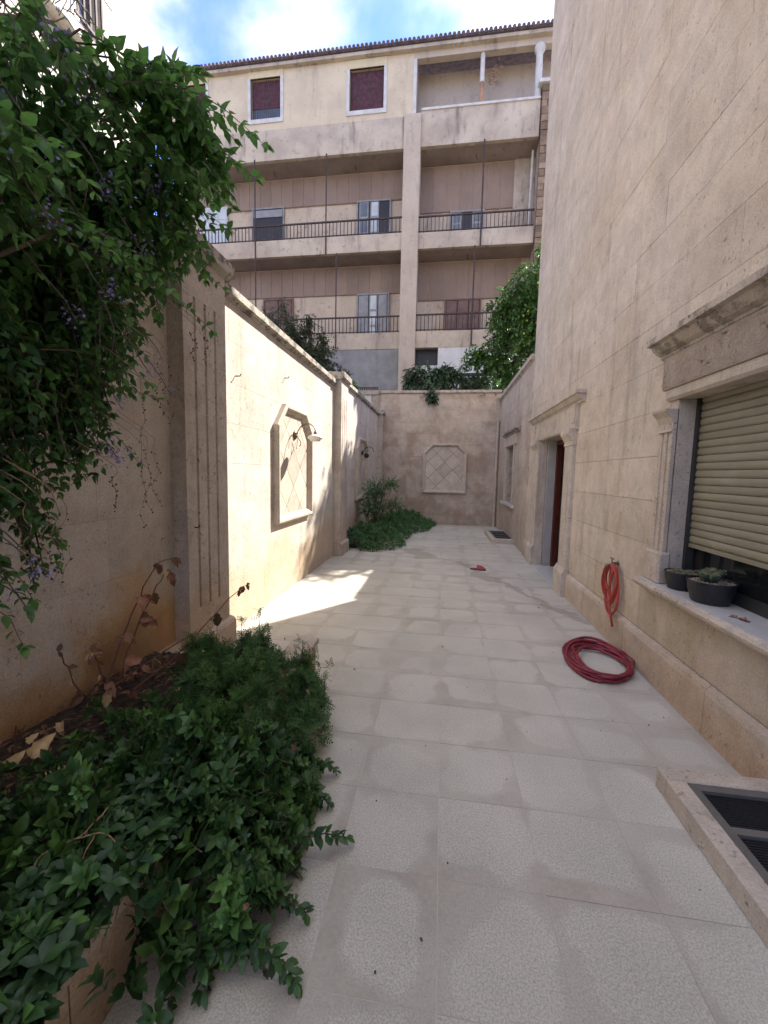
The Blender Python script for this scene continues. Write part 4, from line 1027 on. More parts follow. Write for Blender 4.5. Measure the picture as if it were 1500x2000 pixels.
for (si, k, d, sz, mt) in [(0, 3, (.5, -.6, -.2), .10, 'dryleaf_red'), (0, 3, (.6, .5, -.5), .11, 'dryleaf_red'), (0, 2, (-.2, -.5, -.6), .07, 'dryleaf_brown'), (0, 4, (.3, .3, -1), .09, 'dryleaf_red'), (0, 5, (.5, .3, -.8), .05, 'dryleaf_brown'), (0, 5, (.6, .1, -.4), .06, 'dryleaf_red'),
                         (0, 4, (-.3, .3, -.7), .08, 'dryleaf_red'), (1, 2, (.6, .5, -.3), .13, 'dryleaf_red'), (1, 2, (.6, .7, -.7), .09, 'dryleaf_pale'), (1, 1, (.5, .6, -.1), .10, 'dryleaf_red'), (1, 4, (.4, .2, -1), .11, 'dryleaf_red'), (1, 3, (.4, -.1, -.7), .07, 'dryleaf_brown'), (1, 1, (.3, -.5, -.6), .07, 'dryleaf_red'),
                         (0, 1, (.4, -.3, -.4), .08, 'dryleaf_red'), (0, 1, (.2, .5, -.8), .08, 'dryleaf_red'), (0, 2, (.6, 0, -.6), .08, 'dryleaf_red'), (2, 3, (-.1, .3, .5), .04, 'dryleaf_brown'), (2, 2, (.4, .1, 0), .04, 'dryleaf_brown'), (2, 1, (-.2, -.4, -.3), .07, 'dryleaf_brown'), (2, 3, (.3, .2, -.4), .035, 'dryleaf_brown'),
                         (3, 2, (.2, .1, .5), .04, 'dryleaf_brown'), (3, 2, (-.3, .1, .1), .04, 'dryleaf_brown'), (4, 2, (.1, -.1, -1), .11, 'dryleaf_brown'), (4, 1, (.2, .1, -1), .12, 'dryleaf_brown'), (4, 3, (.1, .1, -.8), .06, 'dryleaf_brown'), (4, 3, (.2, .4, .3), .06, 'dryleaf_brown'), (4, 4, (.2, .1, -.9), .05, 'dryleaf_brown'),
                         (4, 4, (.2, .5, .1), .05, 'dryleaf_brown'), (4, 3, (-.1, -.1, -.6), .05, 'dryleaf_brown'), (5, 1, (.2, .1, -.8), .10, 'dryleaf_pale'), (5, 2, (.2, .3, -.9), .10, 'dryleaf_pale'), (5, 2, (0, .6, -.5), .09, 'dryleaf_red'), (5, 0, (.1, 0, -1), .09, 'dryleaf_pale'), (5, 1, (.4, .4, -.5), .08, 'dryleaf_brown'), (4, 0, (.1, .1, -1), .08, 'dryleaf_red')]:
    s_ = stems[si]; k = min(k*4, len(s_)-1); curled_leaf('withered_leaf', s_[k], Vector(d)+Vector(rng.normal(size=3)*.12), (rng.uniform(.2, .8), -.5, .5), sz, mt, dpnt, rng.uniform(.3, .8), rng.uniform(.24, .34))
dead = [((-1.58, 1.30, .34), (.3, .25, .55), (.3, -.8, .3), .15, .36, 'large crumpled pale yellow dead leaf standing on the soil by the left wall'),
        ((-1.66, 1.27, .30), (.15, .05, .25), (.4, -.8, .4), .11, .46, 'rounded crumpled pale dead leaf left of the largest one'),
        ((-1.68, 1.37, .34), (.1, .1, .2), (.3, -.8, .4), .07, .4, 'small pale dead leaf nearest the stained wall foot'),
        ((-1.42, 1.20, .36), (.7, .35, .25), (.1, -.6, .8), .16, .2, 'long narrow pale dead leaf lying on the green plant'),
        ((-1.50, 1.15, .34), (-.35, -.2, -.5), (.4, -.7, .5), .10, .25, 'drooping tan dead leaf below the long narrow one'),
        ((-1.40, 1.15, .34), (.2, -.1, -.5), (.4, -.7, .5), .08, .3, 'small oval tan dead leaf beside the green plant edge'),
        ((-1.62, 1.10, .32), (-.3, .1, -.3), (.4, -.7, .5), .09, .3, 'reddish dead leaf at the left edge of the picture')]
for _ in range(26):
    si = int(rng.integers(0, 6)); s_ = stems[si]; k = int(rng.integers(len(s_)//4, len(s_)))
    curled_leaf('withered_leaf', s_[k], Vector((rng.uniform(-.3, .7), rng.uniform(-.4, .5), rng.uniform(-1, .1))), (rng.uniform(.2, .8), -.5, .5), rng.uniform(.03, .08), ['dryleaf_red', 'dryleaf_brown', 'dryleaf_pale'][int(rng.integers(0, 3))], dpnt, rng.uniform(.4, .9), rng.uniform(.2, .34))
for p, d, n_, sz, wd, lab in dead:
    t = curled_leaf('dead_leaf', p, d, n_, sz*.62, 'dryleaf_pale' if 'reddish' not in lab else 'dryleaf_red', None, .85, wd); tag(t, lab, 'leaf', 'dead leaves by the left wall')
for _ in range(14):
    x, y = rng.uniform(-1.85, -1.35), rng.uniform(1.0, 2.2)
    curled_leaf('withered_leaf', (x, y, .31), (rng.uniform(-1, 1), rng.uniform(-1, 1), rng.uniform(-.2, .5)), (rng.uniform(-.3, .3), -.4, .8), rng.uniform(.03, .065), ['dryleaf_pale', 'dryleaf_red', 'dryleaf_brown'][int(rng.integers(0, 3))], dpnt, .8, .34)
lt = MB()
for _ in range(650):
    x, y = rng.uniform(-1.88, -1.1), rng.uniform(.9, 2.35); s_ = rng.uniform(.008, .028); a = rng.uniform(0, 6.28); tl = rng.uniform(-.6, .6)
    c, s2 = math.cos(a)*s_, math.sin(a)*s_; z = .285 + rng.uniform(0, .02)
    lt.add([(x-c, y-s2, z), (x+s2*.4, y-c*.4, z+.3*s_), (x+c, y+s2, z+tl*s_), (x-s2*.4, y+c*.4, z+.2*s_)], [(0, 1, 2, 3)])
tag(lt.build('leaf_litter', 'dryleaf_brown'), 'brown leaf litter scattered over the dark soil by the wall', 'leaf litter', kind='stuff')
tg = thing('bare_twig', (-.95, .95, .3), 'pale bare branching twig lying over the planter edge in the lower left', 'twig')
mb = MB()
for s_ in [[(-.98, 1.02, .46), (-.985, .97, .45), (-1.0, .93, .44), (-1.06, .88, .43), (-1.04, .82, .41), (-1.03, .78, .39), (-1.0, .73, .36)], [(-1.0, .93, .44), (-.93, .96, .44), (-.88, .94, .40), (-.85, .88, .34), (-.83, .82, .25)],
           [(-.96, .95, .44), (-.95, .90, .42), (-.93, .86, .40)], [(-1.03, .78, .39), (-1.07, .76, .37), (-1.09, .73, .33)], [(-1.03, .78, .39), (-.99, .77, .38), (-.94, .79, .37), (-.88, .84, .36)], [(-1.03, .76, .38), (-1.02, .73, .35), (-1.05, .70, .32)],
           [(-1.04, .82, .41), (-1.0, .84, .40), (-.96, .83, .39)], [(-.88, .94, .40), (-.84, .96, .38), (-.8, .93, .30)], [(-.84, .90, .33), (-.82, .84, .22), (-.82, .82, .12)], [(-.83, .9, .3), (-.80, .95, .2)]]:
    s_ = smooth_path(s_, 4, .003); mb.tube(s_, [.0022*(1-.5*i/len(s_)) for i in range(len(s_))], 5)
mb.build('twig_wood', 'twig', tg)

# ------------------------------------------------------------------ planting in the far bed
def cover(parent, H, x0, x1, y0, y1, n, sz, mat, kind, tone, zmin=.02, per=6, nsep=0):
    L = Leaves(); c = 0
    while c < n:
        x, y = rng.uniform(x0, x1), rng.uniform(y0, y1); h = float(H(x, y))
        if h < .03: continue
        nn = unit(normal_of(H, x, y)+rng.normal(size=3)*.3); p = np.array([x, y, h]) - nn*rng.uniform(0, .12); p[2] = max(p[2], zmin)
        for w in range(per): L.add(p + rng.normal(size=3)*.02, rdir()+nn*.6, nn+rng.normal(size=3)*.4, sz*rng.uniform(.6, 1.2), float(np.clip(tone+rng.normal()*.2, 0, 1)))
        c += 1
    foliage(parent, mat, kind, *L.out(), nsep=nsep)
fg = thing('low_bed_plant', (-1.3, 9, .05), 'low green ground cover creeping from the far bed on to the paving', 'plant')
Hf = lambda x, y: (1+.22*np.sin(x*13+y*11)+.18*np.sin(y*19-x*7))*np.maximum.reduce([bump2(x, y, -1.45, 8.3, .75, .85, .36), bump2(x, y, -1.3, 9.6, .65, 1.2, .38), bump2(x, y, -1.0, 11.0, .75, 1.1, .40), bump2(x, y, -.5, 11.7, .4, .45, .2)])
cover(fg, Hf, XL+.02, -.1, 7.4, YB-.05, 3600, .05, 'leaf_far', 'small', .3)
rb = thing('rose_bush', (-1.5, 9.0, .05), 'tall leafy bush growing from the far bed in front of the second wall panel', 'bush')
mb = MB(); L = Leaves()
for _ in range(16):
    a = rng.uniform(0, 6.28); e = np.array([-1.42+math.cos(a)*rng.uniform(.1, .42), 9.1+math.sin(a)*rng.uniform(.1, .5), rng.uniform(.9, 1.5)])
    pts = arc((-1.5+rng.uniform(-.1, .1), 9.05, .05), e, .05, 6, .02); mb.tube([tuple(p) for p in pts], [.012-.0015*i for i in range(7)], 5, cap=False)
for c, r, n_ in [((-1.5, 9.1, 1.1), (.32, .4, .35), 170), ((-1.15, 9.1, 1.25), (.25, .3, .22), 60), ((-1.55, 9.0, .7), (.35, .4, .35), 150), ((-1.1, 9.6, .75), (.3, .4, .25), 70)]:
    for _ in range(n_):
        d = rdir(); e = np.array(c) + d*np.array(r)*rng.uniform(.4, 1.05); twig(L, [e - d*.12, e], .05, .03, .2, .2, .2)
mb.build('stems', 'bark', rb); foliage(rb, 'leaf_far', 'pointed', *L.out())

# ------------------------------------------------------------------ trees and bushes behind the walls
def tree(name, loc, label, cat, trunk, crown, size, kind, mat, tone, droop=.2, step=None, twl=.3, whorl=2, fruit=0):
    t = thing(name, loc, label, cat); mb = MB()
    for s_ in trunk: mb.tube(s_, [.09*(1-.75*i/(len(s_)-1)) for i in range(len(s_))], 8)
    mb.build('trunk', 'bark', t, smooth=True); L = Leaves(); tw = MB(); fr = MB()
    for c, r, n_ in crown:
        c, r = np.array(c, float), np.array(r, float)
        for _ in range(n_):
            d = rdir(); e = c + d*r*rng.uniform(.35, 1.08); s0 = e - (d*.7+np.array([0, 0, -.2]))*twl
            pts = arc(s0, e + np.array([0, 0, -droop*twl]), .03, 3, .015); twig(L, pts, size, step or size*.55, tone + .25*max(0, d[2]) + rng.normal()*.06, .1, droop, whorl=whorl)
            if rng.uniform() < .6: tw.tube([tuple(p) for p in pts], .005, 3, cap=False)
            if fruit and rng.uniform() < fruit: fr.ball(tuple(e+rng.normal(size=3)*.05), .03, 6, 5)
        ctr = np.array(trunk[0][-1])
        for _ in range(5): tw.tube([tuple(p) for p in arc(ctr, c + rdir()*r*.6, .05, 4, .04)], [.03, .025, .02, .014, .008], 5, cap=False)
    tw.build('branches', 'bark', t, kind='stuff'); o = foliage(t, mat, kind, *L.out())
    if fr.v: fr.build('fruit', 'orange', t, kind='stuff')
    return t
tree('citrus_tree', (2.9, 12.9, 0), 'tall round citrus tree with bright leaves rising behind the right wall', 'tree',
     [[(2.9, 12.9, 0), (2.85, 12.9, 2), (2.9, 12.8, 3.6), (2.8, 12.7, 5.2)], [(2.9, 12.9, 2.6), (2.4, 12.8, 4.0), (2.1, 12.8, 5.2)]],
     [((2.35, 12.6, 6.75), (.85, .9, .85), 250), ((2.7, 12.4, 6.1), (.9, .9, 1.1), 240), ((1.75, 12.75, 5.6), (.75, .7, .7), 170), ((2.4, 12.4, 5.2), (.9, .9, .8), 170), ((1.1, 12.9, 5.05), (.65, .5, .4), 130), ((1.5, 12.7, 4.7), (.6, .4, .45), 120), ((2.3, 12.3, 5.9), (.6, .5, .8), 160), ((1.7, 12.9, 6.35), (.62, .6, .8), 170),
      ((2.0, 12.8, 4.4), (.7, .5, .55), 120), ((3.3, 12.4, 6.5), (.8, .9, .9), 200), ((3.4, 13.3, 8.0), (.9, .9, 1.0), 260), ((3.6, 14.1, 8.6), (.9, .9, .9), 240), ((3.5, 14.0, 7.2), (.9, .9, .9), 200)],
     .13, 'pointed', 'leaf_citrus', .22, fruit=.04)
tree('loquat_bush', (-.3, 13.1, 0), 'loquat bush with long drooping leaves hanging over the back wall', 'bush',
     [[(-.3, 13.1, 0), (-.3, 13.1, 2), (-.35, 13.0, 3.6)], [(.5, 13.1, 0), (.5, 13.1, 3.8)]],
     [((-.75, 12.95, 4.5), (.65, .4, .5), 62), ((.1, 12.95, 4.55), (.7, .4, .5), 60), ((-.45, 12.35, 4.05), (.32, .25, .32), 22), ((.9, 13.0, 4.3), (.5, .4, .35), 34), ((-.4, 12.1, 3.8), (.15, .12, .16), 8), ((1.3, 12.5, 3.95), (.4, .3, .2), 20)],
     .24, 'long', 'leaf_loquat', .25, droop=.5, step=.05, twl=.22, whorl=3)
tree('feathery_bush', (-3.2, 9.2, 0), 'loose feathery green bush showing above the coping of the left wall', 'bush',
     [[(-3.2, 9.2, 0), (-3.2, 9.2, 2), (-3.15, 9.1, 4)], [(-3.2, 9.2, 1), (-3.6, 9.0, 3), (-3.7, 9.0, 4.4)]],
     [((-2.9, 9.0, 3.8), (.6, .7, .7), 420), ((-3.4, 9.0, 4.3), (.55, .6, .75), 320), ((-3.05, 9.0, 4.75), (.2, .25, .42), 34), ((-4.1, 9.1, 4.7), (.4, .5, .55), 110), ((-2.4, 9.1, 3.45), (.4, .4, .4), 160), ((-2.3, 9.6, 3.3), (.35, .35, .25), 40), ((-3.65, 9.0, 5.1), (.15, .2, .3), 16), ((-2.7, 8.9, 4.3), (.25, .3, .4), 40)],
     .065, 'small', 'leaf_grey', .2, droop=.1, step=.035, twl=.26)
tree('yellow_green_sprig', (-2.25, 9.3, 0), 'small yellow green sprig leaning over the coping beyond the second pilaster', 'plant',
     [[(-2.25, 9.3, 0), (-2.2, 9.25, 2), (-2.15, 9.2, 3.1)]], [((-2.0, 8.9, 3.38), (.16, .3, .13), 16)], .11, 'long', 'leaf_far', .7, droop=.3, step=.05, twl=.15)

# ------------------------------------------------------------------ apartment building across the back
ab = thing('apartment_building', (-4, 20, 0), 'weathered ochre apartment building with open balconies filling the view over the back wall', 'building')
FY, BY = 17.0, 18.1; AL, AR = -11.35, 3.12
ZR = 17.9
def bx(n, a, b, m, p=ab, **k): return box(n, a, b, m, p, **k)
def slab_band(x0, x1, z0, z1, mat='f_band', n='balcony_parapet'): bx(n, (x0, FY, z0), (x1, FY + .16, z1), mat)
PX0, PX1 = -1.93, -1.28
bx('pillar', (PX0, FY - .12, 0), (PX1, FY + .5, 15.28), 'f_pillar')
# bodies
bx('main_wall', (-12.4, BY + .05, 0), (4.2, BY + 6, 17.5), 'f_cream_low')
# balcony floors / ceilings
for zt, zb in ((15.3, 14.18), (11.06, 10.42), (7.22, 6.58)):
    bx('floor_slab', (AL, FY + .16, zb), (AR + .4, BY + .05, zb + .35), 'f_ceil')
slab_band(AL, PX0, 14.15, 15.3); slab_band(PX1, AR, 14.15, 15.42)
slab_band(AL, PX0, 10.40, 11.05); slab_band(PX1, AR, 10.40, 11.0)
slab_band(AL, PX0, 6.58, 7.22); slab_band(PX1, AR, 6.6, 7.24)
bx('ledge', (PX1, FY - .05, 15.42), (AR, FY + .2, 15.5), 'f_whitefr')
# top floor wall, windows cut
mb = MB(); solid(mb, lambda u, v, d: (u, FY + .0 - d, v), 0, -.25, -12.4, -1.62, 15.3, 17.5, [(-8.25, -6.98, 15.72, 17.25), (-4.13, -2.77, 15.66, 17.18), (-11.3, -10.2, 15.7, 17.3)])
mb.build('top_floor_wall', 'f_cream', ab)
for (a, b, c, d) in ((-8.25, -6.98, 15.72, 17.25), (-4.13, -2.77, 15.66, 17.18), (-11.3, -10.2, 15.7, 17.3)):
    w = part_empty('window', ab, ((a+b)/2, FY, c))
    mb = MB().box((a-.12, FY-.04, c-.16), (b+.12, FY+.06, c)).box((a-.12, FY-.035, c), (a, FY+.06, d)).box((b, FY-.035, c), (b+.12, FY+.06, d)); mb.build('frame', 'f_whitefr', w)
    box('lintel', (a-.12, FY-.03, d), (b+.12, FY+.06, d+.30), 'f_lintel', w)
    box('curtain', (a, FY+.14, c + (.52 if a < -5 else 0)), (b, FY+.16, d), 'f_maroon', w); box('pane', (a, FY+.165, c), (b, FY+.17, d), 'f_glass', w)
    mb = MB(); x = a + .05
    while x < b: mb.box((x, FY+.08, c), (x+.015, FY+.095, d)); x += .095
    mb.build('bars', 'f_rail', w)
# eave and tiled roof
bx('eave', (-12.5, FY - .18, 17.5), (4.2, FY + .4, 17.62), 'f_band')
rf = MB().add([(-12.6, FY - .25, 17.63), (4.3, FY - .25, 17.63), (4.3, FY + 4, 18.95), (-12.6, FY + 4, 18.95), (-12.6, FY - .25, 17.72), (4.3, FY - .25, 17.72), (4.3, FY + 4, 19.05), (-12.6, FY + 4, 19.05)],
              [(0, 3, 2, 1), (4, 5, 6, 7), (0, 1, 5, 4), (1, 2, 6, 5), (2, 3, 7, 6), (3, 0, 4, 7)])
roof = rf.build('roof', 'f_roof', ab)
rt = MB().tube([(0, FY - .30, 17.70), (0, FY + 3.9, 18.99)], .066, 8); rto = rt.build('roof_tile', 'f_roof', roof, origin=(0, FY, 17.8))
rme = rto.data; bpy.data.objects.remove(rto)
x = -12.5
while x < 4.3: link('roof_tile', rme, None, roof, (x, FY, 17.8 + random.uniform(-.008, .008))); x += .165
# loggia (top right)
bx('loggia_back', (-1.62, BY - .05, 15.4), (4.2, BY + .04, 17.6), 'f_mauve'); bx('loggia_side', (-1.62, FY + .25, 15.4), (-1.5, BY - .05, 17.6), 'f_mauve')
bx('beam', (-1.62, FY, 17.28), (4.2, FY + .25, 17.5), 'f_pillar')
bx('post', (-1.62, FY - .02, 15.3), (-1.50, FY + .24, 17.28), 'f_whitefr')
MB().tube([(.97, FY + .12, 16.3), (.97, FY + .12, 17.28)], .085, 8).build('post', 'f_whitefr', ab); MB().tube([(.97, FY + .12, 15.5), (.97, FY + .12, 16.3)], .07, 8).build('post', 'f_rust', ab, label='rust stained lower half of the post')
MB().lathe((3.02, FY + .1, 15.5), [(.16, 0), (.13, .1), (.12, 1.5), (.13, 1.55), (.2, 1.68), (.2, 1.78)], 12).build('column', 'f_whitefr', ab, smooth=True)
mb = MB()   # ceiling rosette / dry creeper on the post
for _ in range(60): c = np.array([1.45, FY + .35, 16.75]) + rng.normal(size=3)*.12; mb.tube([tuple(c), tuple(c+rdir()*.12)], .012, 3)
mb.build('dry_creeper', 'twig', ab)
bx('inner_ledge', (-1.1, BY - .12, 15.9), (2.1, BY - .05, 16.0), 'f_whitefr')
# balcony back walls: brown panels over ochre, one object per panel
def panels(x0, x1, z0, z1, pitch=.51):
    n = round((x1-x0)/pitch)
    bx('panel_back', (x0, BY + .0, z0), (x1, BY + .05, z1), 'f_joint')
    for i in range(n):
        a, b = x0+(x1-x0)*i/n, x0+(x1-x0)*(i+1)/n; bx('wall_panel', (a+.013, BY-.02, z0+.01), (b-.013, BY + .0, z1-.05), 'f_panel')
panels(AL, -1.9, 12.98, 14.16); panels(-1.3, 2.45, 12.36, 14.16); panels(AL, -1.9, 9.22, 10.41); panels(-1.3, 2.9, 8.86, 10.41)
bx('end_wall', (2.45, BY - .03, 11), (3.3, BY + .05, 14.17), 'f_band')
# balcony doors
def bdoor(x0, x1, z0, z1, fm, leaves, dark=True):
    w = part_empty('balcony_door', ab, ((x0+x1)/2, BY, z0))
    box('opening', (x0, BY - .012, z0), (x1, BY + .02, z1), 'black', w)  # flat black sheet stands in for the unlit room behind
    mb = MB().box((x0-.06, BY-.05, z0), (x0, BY, z1+.06)).box((x1, BY-.05, z0), (x1+.06, BY, z1+.06)).box((x0, BY-.05, z1), (x1, BY, z1+.06)); mb.build('frame', fm, w)
    for (a, b, pm) in leaves:
        box('leaf', (a, BY-.045, z0), (b, BY-.015, z1-.02), fm, w)
        n = 3; hh = (z1-z0)/n
        for i in range(n): box('pane', (a+.05, BY-.052, z0+hh*i+.05), (b-.05, BY-.046, z0+hh*(i+1)-.05), pm, w)
bdoor(-8.7, -7.33, 11.06, 12.97, 'f_greyfr', [])
box('transom', (-8.68, BY-.05, 12.62), (-7.35, BY-.015, 12.92), 'f_greyfr', ab)
bdoor(-3.96, -2.6, 11.06, 12.97, 'f_greyfr', [(-3.9, -3.5, 'f_glass'), (-3.42, -3.05, 'f_glassblock')])
bdoor(.0, 1.27, 11.0, 12.3, 'f_greyfr', [(.03, .42, 'f_glass'), (.85, 1.24, 'f_glass')])
bdoor(-3.9, -2.6, 7.22, 9.18, 'f_greyfr', [(-3.87, -3.45, 'f_greyfr'), (-3.4, -3.05, 'f_glassblock'), (-3.0, -2.63, 'f_greyfr')])
bdoor(-.1, 1.3, 7.24, 8.82, 'f_brownfr', [(-.07, .35, 'f_brownfr'), (.4, .82, 'f_brownfr'), (.87, 1.27, 'f_brownfr')])
bdoor(-8.2, -6.9, 7.22, 9.1, 'f_brownfr', [(-8.17, -7.57, 'f_brownfr'), (-7.52, -6.93, 'f_brownfr')])
gb = part_empty('glass_screen', ab, (-10.6, BY, 11.06))
for i in range(3):
    for j in range(4): box('pane', (-11.2+i*.42+.02, BY-.06, 11.08+j*.52+.02), (-11.2+(i+1)*.42-.02, BY-.045, 11.08+(j+1)*.52-.02), 'f_glassblock', gb)
box('frame', (-11.24, BY-.0445, 11.06), (-9.92, BY-.02, 13.2), 'f_whitefr', gb)
# railings
def railing(x0, x1, z0, z1):
    r = part_empty('railing', ab, ((x0+x1)/2, FY + .05, z0))
    box('top_rail', (x0, FY+.02, z1-.05), (x1, FY+.08, z1), 'f_rail', r); box('bottom_rail', (x0, FY+.03, z0+.05), (x1, FY+.07, z0+.08), 'f_rail', r)
    m0 = MB().box((-.013, -.013, 0), (.013, .013, z1-z0-.05)).build('baluster', 'f_rail', r, origin=(0, 0, 0)); me = m0.data; bpy.data.objects.remove(m0)
    x = x0 + .05
    while x < x1: link('baluster', me, None, r, (x, FY+.05, z0)); x += .152
railing(AL, PX0, 11.05, 11.68); railing(PX1, AR, 11.0, 11.64); railing(AL, PX0, 7.22, 7.9); railing(PX1, AR, 7.24, 7.92)
for x, z0, z1 in ((-8.1, 10.4, 14.2), (-5.05, 10.4, 14.2), (1.15, 10.4, 14.2), (-8.1, 6.6, 10.4), (-4.6, 6.6, 10.4), (.95, 6.6, 10.4)):
    MB().tube([(x, FY - .02, z0), (x, FY - .02, z1)], .03, 6).build('tie_rod', 'f_rail', ab)
for x, z in ((-4.0, 14.14), (.9, 14.14), (-7.5, 14.14), (-5.0, 10.39), (.7, 10.39)):
    MB().tube([(x, 17.6, z), (x, 17.6, z-.13), (x+.05, 17.6, z-.2)], .018, 5).build('ceiling_hook', 'f_rail', ab)
MB().tube([(3.02, FY+.6, 11.0), (3.05, FY+.6, 14.1)], .05, 8).build('white_pipe', 'f_whitefr', ab)
# ground floor rooms
bx('base_wall', (AL, FY + .02, 0), (PX0, FY + .14, 6.58), 'f_grey'); bx('base_wall_right', (-.35, FY + .02, 0), (4.2, FY + .14, 6.6), 'f_white'); bx('base_opening', (PX1, FY + .3, 0), (-.35, FY + .4, 6.6), 'black')  # base_opening is a black sheet painted in for the shaded gap
bx('base_wall_foot', (PX1, FY + .02, 0), (-.35, FY + .14, 5.9), 'f_white')
# rubble stone end pier
qp = part_empty('stone_pier', ab, (3.4, FY, 0)); z = 0; box('core', (3.2, FY - .06, 0), (4.2, FY + .8, 15.8), 'mortar', qp)
while z < 15.8:
    h = random.uniform(.2, .34); x = 3.16
    if z > 8:
        while x < 4.15:
            w = random.uniform(.18, .4); box('stone_block', (x, FY - .12 - random.uniform(0, .04), z), (x+w-.02, FY + .05, min(z+h-.02, 15.8)), 'f_quoin', qp); x += w
    z += h
box('pier_cap', (3.0, FY - .25, 15.8), (4.3, FY + .9, 15.92), 'f_whitefr', qp)

# yard wall, green gate and mesh rail behind the back wall
yw = thing('yard_wall', (1.2, 15.6, 0), 'whitewashed yard wall glimpsed behind the loquat bush', 'wall'); box('wall', (-.3, 15.6, 0), (4.5, 15.8, 5.1), 'f_white', yw)
gt = thing('green_gate', (1.0, 14.6, 0), 'dark green panelled metal gate behind the back wall, between loquat and citrus', 'gate')
mb = MB().box((.35, 14.6, 0), (.42, 14.67, 4.95)).box((1.9, 14.6, 0), (1.97, 14.67, 4.95)).box((.35, 14.6, 4.9), (1.97, 14.67, 5.0)); mb.build('gate_frame', 'gate', gt)
for i in range(4): box('gate_panel', (.47+i*.37, 14.62, 0), (.74+i*.37, 14.65, 4.85), 'gate', gt)
mr = thing('mesh_rail', (-2.4, 12.6, 3.8), 'small black mesh rail standing on the white pier left of the back wall', 'rail')
mb = MB().box((-2.9, 12.5, 4.08), (-2.05, 12.53, 4.11)).box((-2.9, 12.5, 3.84), (-2.05, 12.53, 3.87)); mb.build('rail_frame', 'black', mr)
x = -2.9
while x < -2.03: box('bar', (x, 12.505, 3.82), (x+.03, 12.525, 4.11), 'black', mr); x += .06

# ------------------------------------------------------------------ pale tower on the left
tb_ = thing('cream_tower_block', (-9, 2, 0), 'tall pale sunlit apartment block at the upper left behind the foliage', 'building')
mb = MB(); solid(mb, lambda u, v, d: (-5.5 + d, u, v), 0, -.3, -8, 7.1, 0, 16, [(5.75, 6.3, 8.0, 9.3), (3.2, 4.0, 6.0, 7.4)]); mb.build('wall', 'f_left', tb_)
mb = MB().box((-13, 6.8, 0), (-5.8, 7.1, 16)).box((-13, -8, 0), (-12.7, 6.8, 16)).box((-12.7, -8, 0), (-5.8, -7.7, 16)); mb.build('side_wall', 'f_left', tb_)
box('roof', (-13.1, -8.1, 16), (-5.4, 7.2, 16.3), 'f_left', tb_)
for (a, b, c, d) in ((5.75, 6.3, 8.0, 9.3), (3.2, 4.0, 6.0, 7.4)):
    w = part_empty('window', tb_, (-5.5, (a+b)/2, c)); box('pane', (-5.7, a, c), (-5.68, b, d), 'f_glass', w); mb = MB(); y = a+.04
    while y < b: mb.box((-5.47, y, c), (-5.445, y+.03, d)); y += .11
    mb.box((-5.47, a, c), (-5.44, b, c+.04)).box((-5.47, a, d-.04), (-5.44, b, d)); mb.build('bars', 'f_rail', w); box('frame', (-5.6, a-.0, c), (-5.52, a+.05, d), 'f_whitefr', w)
for z in (7.6, 4.6): box('string_course', (-5.5, -8, z), (-5.32, 6.6, z+.16), 'f_left', tb_)

# ------------------------------------------------------------------ wall lamps
def scroll(cy_, cz_, r, a0, a1, rend, n=18):
    out = []
    for i in range(n+1):
        f = i/n; a = a0+(a1-a0)*f; rr = r*(1-f)+rend*f; out.append((cy_+math.cos(a)*rr, cz_+math.sin(a)*rr))
    return out
def lamp(y, z, label, broken=False):
    t = thing('wall_lamp', (XL + .01, y, z), label, 'lamp', 'lamps on the left garden wall'); mt = 'iron' if broken else 'bronze'
    MB().lathe((XL + .011, y, z), [(.0, 0), (.05, .002), (.058, .010), (.045, .02), (.022, .035), (.0, .037)], 16, (1, 0, 0)).build('backplate', mt, t, smooth=True)
    x0 = XL + .04
    arm = [(x0 + .0 + dx, y, z + dz) for dx, dz in [(0, .0), (.02, .06), (.06, .115), (.12, .145), (.18, .14), (.225, .105), (.245, .06), (.245, .03)]]
    MB().tube(arm, .007, 8).build('arm', mt, t, smooth=True)
    MB().tube([(x0 + dx, y, z + dz) for dx, dz in [(.0, -.01), (.03, -.05), (.055, -.09), (.05, -.13), (.03, -.14)]], .006, 6).build('arm_scroll', mt, t, smooth=True)
    MB().tube([(x0+.10+q[0]-.0, y, z+.07+q[1]) for q in scroll(0, 0, .055, 2.6, -2.6, .02)], .004, 6).build('arm_scroll', mt, t, smooth=True)
    MB().tube([(x0+.02, y, z-.02), (x0+.0, y+.01, z-.12), (x0-.01, y+.01, z-.16)], .003, 5).build('pull_tail', mt, t)
    MB().ball((x0-.01, y+.01, z-.165), .009).build('tail_ball', mt, t)
    cx_ = x0 + .245
    if not broken:
        MB().lathe((cx_, y, z), [(.012, .05), (.018, .045), (.022, .02), (.02, .0)], 12).build('lamp_holder', 'bronze', t, smooth=True)
        MB().lathe((cx_, y, z), [(.018, .012), (.05, .006), (.085, -.012), (.097, -.03), (.090, -.046), (.065, -.056), (.062, -.075), (.058, -.075), (.055, -.05), (.03, -.03)], 28).build('lamp_shade', 'shade', t, smooth=True)
    else:
        MB().ball((cx_-.16, y, z-.06), .06, 12, 8).build('lamp_holder', 'iron', t, smooth=True)
lamp(5.03, 1.96, 'bronze scroll wall lamp with white glass shade on the sunlit near panel')
lamp(9.42, 1.96, 'dark iron wall lamp without a shade on the shaded far panel', True)
for (y, z) in ((4.72, 2.60), (3.55, 2.35), (2.68, 1.08)):
    t = MB().tube([(XL - .001 if y > 2.7 else -1.76, y, z), (XL + .05 if y > 2.7 else -1.73, y, z), (XL + .06 if y > 2.7 else -1.72, y, z+.02)], .005, 6).build('wall_hook', 'iron')
    tag(t, {4.72: 'bent iron hook above the sunlit wall panel', 3.55: 'short iron stub in the wall just beyond the near pilaster', 2.68: 'small pale hook on the near pilaster at waist height'}[y], 'hook')

